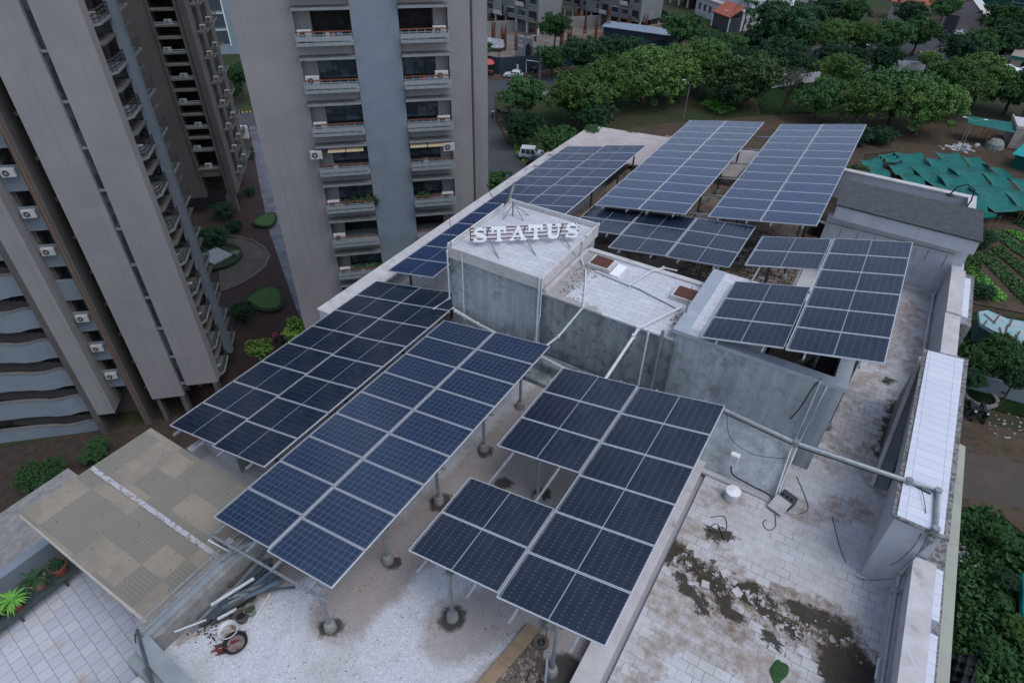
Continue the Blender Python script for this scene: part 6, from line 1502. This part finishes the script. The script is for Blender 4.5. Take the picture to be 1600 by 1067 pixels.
labs_ = set()
for o in [q for q in C.objects if q.name.startswith('site_column')]: pass
nf = thing('site_fence', 'tall navy blue sheet fence along the construction site', 'fence', tuple(at(790,105,0)), world=True)
b = MB(); fp_ = [(752,88),(757,100),(780,104),(806,102),(832,101),(850,97),(890,92),(1040,72)]
for a_, c_ in zip(fp_, fp_[1:]): b.bar(at(*a_,1.7), at(*c_,1.7), .12, 3.4)
b.build('sheets', M_NAVY, nf); b = MB()
for i, (x, y) in enumerate(fp_): q = at(x,y,0); b.bar((q.x,q.y,0),(q.x,q.y,3.6),.16)
b.each('post', M_STEELD, nf)
n2_ = thing('site_fence', 'navy blue screen standing at the back right of the construction site', 'fence', tuple(at(1020,25,0)), world=True); b = MB(); b.bar(at(1022,22,2), at(1050,38,2), .15, 4); b.build('sheets', M_NAVY, n2_); b = MB(); b.bar(at(1022,22,2),at(1022,22,2)+Vector((0,0,2.3)),.15); b.build('post', M_STEELD, n2_)
gb = thing('site_gate', 'pale blue site gate with a dark arched doorway', 'gate', tuple(at(821,92,0)), R_(-12)); MB().add([(-2.4,-.15,0),(2.2,-.15,0),(2.2,.15,0),(-2.4,.15,0),(-2.4,-.15,4.2),(2.2,-.15,4.6),(2.2,.15,4.6),(-2.4,.15,4.2)],[(0,3,2,1),(4,5,6,7),(0,1,5,4),(1,2,6,5),(2,3,7,6),(3,0,4,7)]).build('panel', M_SLAB, gb)
b = MB(); pz = [(.1,0),(1.9,0),(1.9,2.6),(1.0,3.5),(.1,2.6)]; b.add([(x,-.17,z) for x,z in pz],[(0,1,2,3,4)]); b.build('doorway', M_DARK, gb); b = MB(); b.box(-2.1,-1.0,-.19,-.16,3.3,3.6); b.box(-2.1,-.6,-.19,-.16,2.2,2.9); b.build('signboard', M_COPING, gb)
ss = thing('site_shed', 'long low shed with a blue grey sheet roof beside the round trees', 'shed', tuple(at(998,66,0)), R_(4)); b = MB(); b.box(-8.8,8.8,-1.6,1.6,0,2.7); b.build('wall', M_NAVY, ss); MB().add([(-9.2,-2.1,2.75),(9.2,-2.1,2.75),(9.2,2.0,3.3),(-9.2,2.0,3.3),(-9.2,-2.1,2.85),(9.2,-2.1,2.85),(9.2,2.0,3.4),(-9.2,2.0,3.4)],[(0,3,2,1),(4,5,6,7),(0,1,5,4),(1,2,6,5),(2,3,7,6),(3,0,4,7)]).build('roof', mat('blue_sheet', (.20,.24,.29), .6, (.16,.2,.25), 2), ss); MB().box(3.5,4.5,-1.63,-1.6,0,2).build('door', M_REDP, ss)
tp = thing('tarp_tent', 'white and grey tarp tent behind the navy site fence', 'tent', tuple(at(772,80,0)), .3); MB().add([(-2.5,-1.5,1.0),(2.5,-1.5,1.2),(2.5,1.5,1.0),(-2.5,1.5,1.2),(-2.2,0,2.9),(2.2,0,2.6)],[(0,1,5,4),(2,3,4,5),(1,2,5),(3,0,4),(0,3,2,1)]).build('cover', mat('grey_tarp', (.20,.21,.24), .7, (.36,.38,.42), 1.5, lo=.5, hi=.6), tp); b = MB(); [b.cone((x,y,0),(x,y,1.1),.05,.05,6) for x in (-2.4,2.4) for y in (-1.4,1.4)]; b.each('tent_pole', M_WOOD, tp)
# umbrella cart
uc = thing('vendor_umbrella', 'red umbrella over a small street cart beside the broad tower', 'umbrella', tuple(at(763,116,0))); MB().lathe([(1.35,2.15),(1.2,2.45),(.8,2.8),(.3,3.0),(.001,3.05)],(0,0,0),12).build('canopy', mat('red_umbrella', (.50,.10,.09), .7, (.42,.08,.08), 3), uc); MB().tube([(0,0,0),(0,0,3.0)],.03,6).build('pole', M_STEEL, uc)
ct = thing('vendor_cart', 'dark handcart under the red umbrella', 'cart', tuple(at(764,119,0))); MB().box(-.9,.9,-.5,.5,.7,1.1).build('tray', M_REDP, ct); [MB().cone((x,.55,.35),(x,.62,.35),.33,.33,12).build('wheel', M_TYRE, ct) for x in (-.5,.5)]
# site mounds and awning frame
tag(MB().lathe([(2.4,0),(1.9,.7),(1.0,1.3),(.001,1.6)], tuple(at(812,107,0)), 14).build('brick_heap', mat('brick_heap', (.16,.055,.04), .95, (.10,.035,.03), 6, bump=1)), 'heap of red bricks between the white van and the navy fence', 'heap')
aw_ = thing('metal_shelter', 'thin white metal portal beside the black car at the navy fence', 'shelter', tuple(at(833,118,0)), -.2); b = MB(); b.tube([(-2,0,0),(-2,0,2.6),(2,0,3.0),(2,0,0)],.07,6); b.build('frame', M_WHITE, aw_)
# white house with the red canopy
wh_ = thing('house', 'white two storey house with a red tiled canopy among the trees', 'house', tuple(at(1085,22,0)), R_(-38))
MB().box(0,21,0,14,0,4.4).build('wall', mat('house_white', (.42,.42,.45), .8, (.36,.36,.39), .7), wh_); MB().box(6,20,3,14,4.4,9.5).build('upper_wall', mat('house_white2', (.44,.42,.45), .8), wh_); b = MB(); b.box(-.25,21.25,-.25,14,4.4,4.75); b.box(5.7,20.3,2.7,14,9.5,9.8); b.build('cornice', M_COPING, wh_)
for i in range(6):
    x = 1.4+2.5*i; o = MB().box(x,x+1.0,-.05,-.005,1.6,3.2).build('window', M_GLASS, wh_); r = MB(); r.box(x-.1,x+1.1,-.25,-.0,3.25,3.4); q = r.build('window_hood', M_COPING); q.parent = o
for i in range(4): x = 7.5+3*i; MB().box(x,x+1.4,2.93,2.99,6,8.4).build('window', M_GLASS, wh_)
MB().add([(13.5,-4.2,3.4),(21.5,-4.2,3.4),(21.5,0,5.6),(13.5,0,5.6),(13.5,-4.2,3.6),(21.5,-4.2,3.6),(21.5,0,5.8),(13.5,0,5.8)],[(0,3,2,1),(4,5,6,7),(0,1,5,4),(1,2,6,5),(2,3,7,6),(3,0,4,7)]).build('red_canopy', M_RED, wh_)
MB().box(13.8,21.2,-3.6,-.3,0,3.2).build('canopy_room', M_STEELD, wh_); b = MB(); [b.box(x,x+.3,-4.0,-3.7,0,3.45) for x in (13.7,21)]; b.each('canopy_column', M_WHITE, wh_)
w3 = thing('house', 'long white building wing right of the red canopy, half hidden by trees', 'house', tuple(at(1148,30,0)), R_(10)); MB().box(0,14,0,8,0,4.2).build('wall', M_WHITEWALL, w3); MB().box(-.3,14.3,-.3,8.3,4.2,4.6).build('roof', M_COPING, w3); [MB().box(1+3*i,2.4+3*i,-.04,-.002,1.5,3.2).build('window', M_GLASS, w3) for i in range(4)]
# top right houses
def gable(name, label, px, py, w_, d, h, rh, rz, wall, roof, win=2):
    t = thing(name, label, 'house', tuple(at(px,py,0)), R_(rz)); MB().box(0,w_,0,d,0,h).build('wall', wall, t)
    MB().add([(-.3,-.4,h),(w_+.3,-.4,h),(w_+.3,d+.4,h),(-.3,d+.4,h),(-.3,d/2,h+rh),(w_+.3,d/2,h+rh)],[(0,1,5,4),(2,3,4,5),(0,4,3),(1,2,5),(0,3,2,1)]).build('roof', roof, t)
    for i in range(win): x = w_*(i+.3)/win; MB().box(x,x+1.2,-.04,-.002,1.2,2.6).build('window', M_GLASS, t)
M_PINK = mat('pink_wall', (.30,.26,.27), .85, (.26,.22,.23), .8)
gable('house','house with a red tiled roof seen between the trees above the road',1385,30,9,7,4.5,2,-10,M_PINK,M_RED)
ph_ = thing('house','pink grey house with a brick red sloping roof and a dark garage door','house',tuple(at(1462,52,0)),R_(-8)); MB().add([(0,0,0),(12,0,0),(12,7,0),(0,7,0),(0,0,6.5),(5,0,8.5),(12,0,3.0),(0,7,6.5),(5,7,8.5),(12,7,3.0)],[(0,1,6,5,4),(3,7,8,9,2),(0,4,7,3),(1,2,9,6),(0,3,2,1)]).build('wall', M_PINK, ph_)
MB().add([(-3.5,-.3,5.5),(5.1,-.3,8.6),(5.1,7.3,8.6),(-3.5,7.3,5.5),(-3.5,-.3,5.7),(5.1,-.3,8.8),(5.1,7.3,8.8),(-3.5,7.3,5.7)],[(0,3,2,1),(4,5,6,7),(0,1,5,4),(1,2,6,5),(2,3,7,6),(3,0,4,7)]).build('roof', M_RED, ph_); MB().add([(5.1,-.2,8.55),(12.2,-.2,2.95),(12.2,7.2,2.95),(5.1,7.2,8.55),(5.1,-.2,8.7),(12.2,-.2,3.1),(12.2,7.2,3.1),(5.1,7.2,8.7)],[(0,3,2,1),(4,5,6,7),(0,1,5,4),(1,2,6,5),(2,3,7,6),(3,0,4,7)]).build('lean_roof', M_COPING, ph_)
MB().box(1,4,-.06,-.005,0,4.6).build('garage_door', M_STEELD, ph_)
gn = thing('netted_building', 'building wrapped in dark green netting at the top right', 'building', tuple(at(1478,30,0)), R_(-14)); MB().box(0,17,4,12,0,9).build('net_cover', mat('dark_green_net', (.01,.065,.055), .9, (.006,.045,.04), .8, bump=.5), gn); b = MB(); [b.tube([(13+3*i,3.6,0),(13.5+3*i,3.7,9.6)],.12,6) for i in range(2)]; [b.tube([(13,3.6,1.6*k+1),(16.5,3.6,1.6*k+1)],.08,6) for k in range(5)]; b.build('scaffold', M_STEEL, gn); MB().box(-1,19,3.5,12.5,9,9.5).build('roof', M_COPING, gn)
gable('house','pale house with brown openings at the top right edge',1556,22,14,8,6,1.5,-8,M_CREAM,M_COPING,4)
gable('house','grey house far behind at the top edge above the red roof',1400,2,14,8,7,1.,-10,M_PINK,M_SLABTOP,3)
gable('house','red roofed house hidden behind the palms at the top edge',1240,2,12,8,5,2,0,M_COPING,M_RED,3)
# cream farm house with flat white roof and green awnings
fh = thing('house','cream farm house with flat white roof beside the green nets','house',tuple(at(1573,232,0)),R_(6)); MB().box(0,9,0,6,0,3.4).build('wall', M_CREAM, fh); MB().box(-.15,9.15,-.15,6.15,3.4,3.5).build('roof', M_COPING, fh); b = MB(); b.box(-.15,9.15,-.15,.05,3.5,3.8); b.box(-.15,.05,.05,6.15,3.5,3.8); b.build('roof_rim', M_CREAM, fh); MB().box(2,3.4,-.04,-.002,1.4,2.3).build('window', M_GLASS, fh)
MB().add([(1.6,-1.0,2.4),(5,-1.0,2.4),(5,0,2.8),(1.6,0,2.8),(1.6,-1.0,2.44),(5,-1.0,2.44),(5,0,2.84),(1.6,0,2.84)],[(0,3,2,1),(4,5,6,7),(0,1,5,4),(1,2,6,5),(2,3,7,6),(3,0,4,7)]).build('awning', M_TEAL, fh); MB().add([(-7,-.5,3.1),(0,-1.2,2.9),(0,3,3.3),(-7,3,3.3),(-7,-.5,3.14),(0,-1.2,2.94),(0,3,3.34),(-7,3,3.34)],[(0,3,2,1),(4,5,6,7),(0,1,5,4),(1,2,6,5),(2,3,7,6),(3,0,4,7)]).build('side_awning', M_TEAL, fh)
b = MB(); [b.cone((x,-.6,0),(x,-.6,3.05),.06,.06,6) for x in (-6.8,-3.4)]; b.each('awning_post', M_WOOD, fh)
gable('farm_shed','brown roofed shed behind the cream farm house',1600,200,9,6,4.0,.8,6,M_CREAM,mat('brown_sheet',(.24,.16,.12),.8),1)
sh = thing('farm_shed','pale brown flat roofed shed at the right edge above the spreading trees','shed',tuple(at(1572,112,0)),R_(-6)); MB().box(0,14,0,7,0,3.2).build('wall', M_CREAM, sh); MB().box(-.4,14.4,-.6,7.4,3.2,3.4).build('roof', mat('shed_top',(.26,.21,.19),.85,(.22,.18,.16),1), sh); MB().box(-.4,14.4,-.75,-.6,2.9,3.4).build('green_edge', M_TEAL, sh); MB().box(2,4,-.03,-.002,0,2.4).build('opening', M_DARK, sh)
ws = tag(MB().grid(lambda u,v: Vector(at(1542,102,3.0))+Vector((9*u,4*v-1,.25*math.sin(u*17)+.2*math.sin(v*9+u*5))), 24, 10, .03).build('white_sheet', M_WHITE), 'crumpled white sheets spread over the low shed above the spreading trees', 'sheet')
# orange frame, rag heap, pots beside the farm house
of = thing('trestle','orange rusty metal frame leaning near the farm house','frame',tuple(at(1535,222,0)),.3); b = MB(); b.tube([(-.6,0,0),(-.3,.8,2.6),(.5,.8,2.6),(.3,0,0),(-.6,0,0)],.05,6); b.tube([(-.45,.4,1.3),(.4,.4,1.3)],.05,6); b.build('bars', mat('orange_rust',(.28,.09,.045),.8), of)
b = MB()
for i in range(60):
    q = at(random.gauss(1500,16), random.gauss(231,3.5), 0); s_ = random.uniform(.2,.6); b.lathe([(s_,0),(s_*.8,s_*.4),(.001,s_*.6)],tuple(q),6)
tag(b.build('scrap_heap', mat('rag_white', (.35,.36,.36), .8, (.12,.12,.14), 1.2, lo=.45, hi=.55)), kind='stuff')
tag(MB().lathe([(1.4,0),(1.3,.9),(.8,1.5),(.001,1.7)], tuple(at(1552,232,0)), 12).build('net_bundle', mat('net_grey',(.25,.27,.27),.8,(.12,.13,.13),3)), 'round grey net bundle beside the cream farm house', 'bundle')
# turquoise shed and pale tarp shed, lower right tarp, black tarp, hand cart
ts = thing('tarp_shed','turquoise tarp shed at the right edge beside the nets','shed',tuple(at(1577,262,0)),R_(-18)); MB().box(0,10,0,4,0,2.3).build('side_net', mat('dark_teal',(.0,.075,.065),.8,(.0,.055,.05),1.5), ts); MB().add([(-.4,-.6,2.2),(10.5,-.6,2.4),(10.5,4.6,2.9),(-.4,4.6,3.0),(-.4,-.6,2.25),(10.5,-.6,2.45),(10.5,4.6,2.95),(-.4,4.6,3.05)],[(0,3,2,1),(4,5,6,7),(0,1,5,4),(1,2,6,5),(2,3,7,6),(3,0,4,7)]).build('roof', M_TEALT, ts)
pd = thing('tarp_shed','pale blue tarp covered hut held down by dark bars beside the crop beds','shed',tuple(at(1530,505,0)))
P = [at(1529,487,2.6),at(1545,482,2.6),at(1575,494,2.8),at(1640,506,2.8),at(1640,545,2.5),at(1590,536,2.3),at(1555,525,2.2),at(1530,508,2.3)]; p0 = at(1530,505,0)
P = [(q-p0) for q in P]; zt = lambda p: 2.5+.12*math.sin(p[0]*1.7+p[1]); ar = sum(P[i].x*P[(i+1)%8].y-P[(i+1)%8].x*P[i].y for i in range(8))
if ar < 0: P.reverse()
MB().prism([(q.x,q.y) for q in P], 2.2, zt).build('tarp_roof', M_PALE, pd); Q = [q*.97 for q in P]; MB().prism([(q.x+.1,q.y+.05) for q in Q], 0, 2.19).build('side_net', mat('dark_net',(.02,.05,.05),.9,(.035,.06,.06),2), pd)
for i,(a_,c_) in enumerate((((1538,490),(1555,505)),((1543,500),(1535,511)),((1563,491),(1554,503)),((1562,511),(1568,530)),((1575,507),(1571,523)),((1583,496),(1577,510)),((1594,517),(1585,533)))):
    MB().bar(at(*a_,2.72)-p0, at(*c_,2.72)-p0, .10,.06).build('roof_bar', M_REDP, pd)
bt = tag(MB().grid(lambda u,v: at(1593+30*u,895+80*v,.8+.5*math.sin(u*6)+.3*math.sin(v*11)), 10, 16, .05).build('turquoise_tarp', M_TEALT, smooth=True), 'turquoise tarp at the lower right edge of the picture', 'tarp')
bt2 = tag(MB().grid(lambda u,v: at(1480+48*u,1022+60*v,.6+1.1*math.sin(math.pi*min(1,u*1.0))*(.6+.4*v)+.22*math.sin(u*19+v*7)+.18*math.sin(v*23-u*5)), 30, 30, .05).build('black_tarp', M_TAR), 'crumpled black tarp heap at the bottom right beside the building', 'tarp')
hc = thing('handcart','reddish wooden handcart under the tree at the right of the scooters','cart',tuple(at(1568,615,0)),.8); MB().box(-1,1,-.6,.6,.7,.85).build('tray', M_RUST, hc); [MB().cone((0,y,.4),(0,y+.08,.4),.4,.4,14).build('wheel', M_TYRE, hc) for y in (-.7,.62)]; b = MB(); b.bar((1,.4,.75),(2.6,.4,.2),.07); b.bar((1,-.4,.75),(2.6,-.4,.2),.07); b.build('handles', M_RUST, hc)
tr = thing('tree_ring','round brick kerb ring around the tree by the scooters','kerb',tuple(at(1530,622,0))); MB().lathe([(1.5,0),(1.5,.35),(1.2,.35),(1.2,.1),(.001,.1)],(0,0,0),20).build('ring', M_CONC, tr)
tag(MB().box(-.5,.5,-.35,.35,.3,.42).build('white_board', M_WHITE), 'small white board lying in the weeds at the lower right', 'board').location = at(1561,912,.0)
b = MB()
for i in range(70):
    q = at(random.gauss(1510,9), random.uniform(850,930), 0); s_ = random.uniform(.1,.4); a = random.random()*3; b.prism([(q.x+math.cos(a+k*1.57)*s_*(1 if k%2 else .5), q.y+math.sin(a+k*1.57)*s_*(1 if k%2 else .5)) for k in range(4)], .02, .2+random.random()*.2)
tag(b.build('stone_debris', M_CONC), kind='stuff')
b = MB()
for i in range(70):
    q = at(random.uniform(1545,1640), random.gauss(668,10), 0); s_ = random.uniform(.03,.12); b.box(q.x-s_,q.x+s_,q.y-s_*.6,q.y+s_*.6,.03,.1)
tag(b.build('litter', mat('litter', (.35,.34,.32), .9, (.12,.14,.10), 3, lo=.45, hi=.55)), kind='stuff')
cw = thing('compound_wall','low grey compound wall behind the scooters','wall',tuple(at(1530,608,0)),world=True); b = MB(); b.bar(at(1490,588,.9), at(1680,640,.9), .2, 1.8); b.build('wall', M_BLUE, cw)
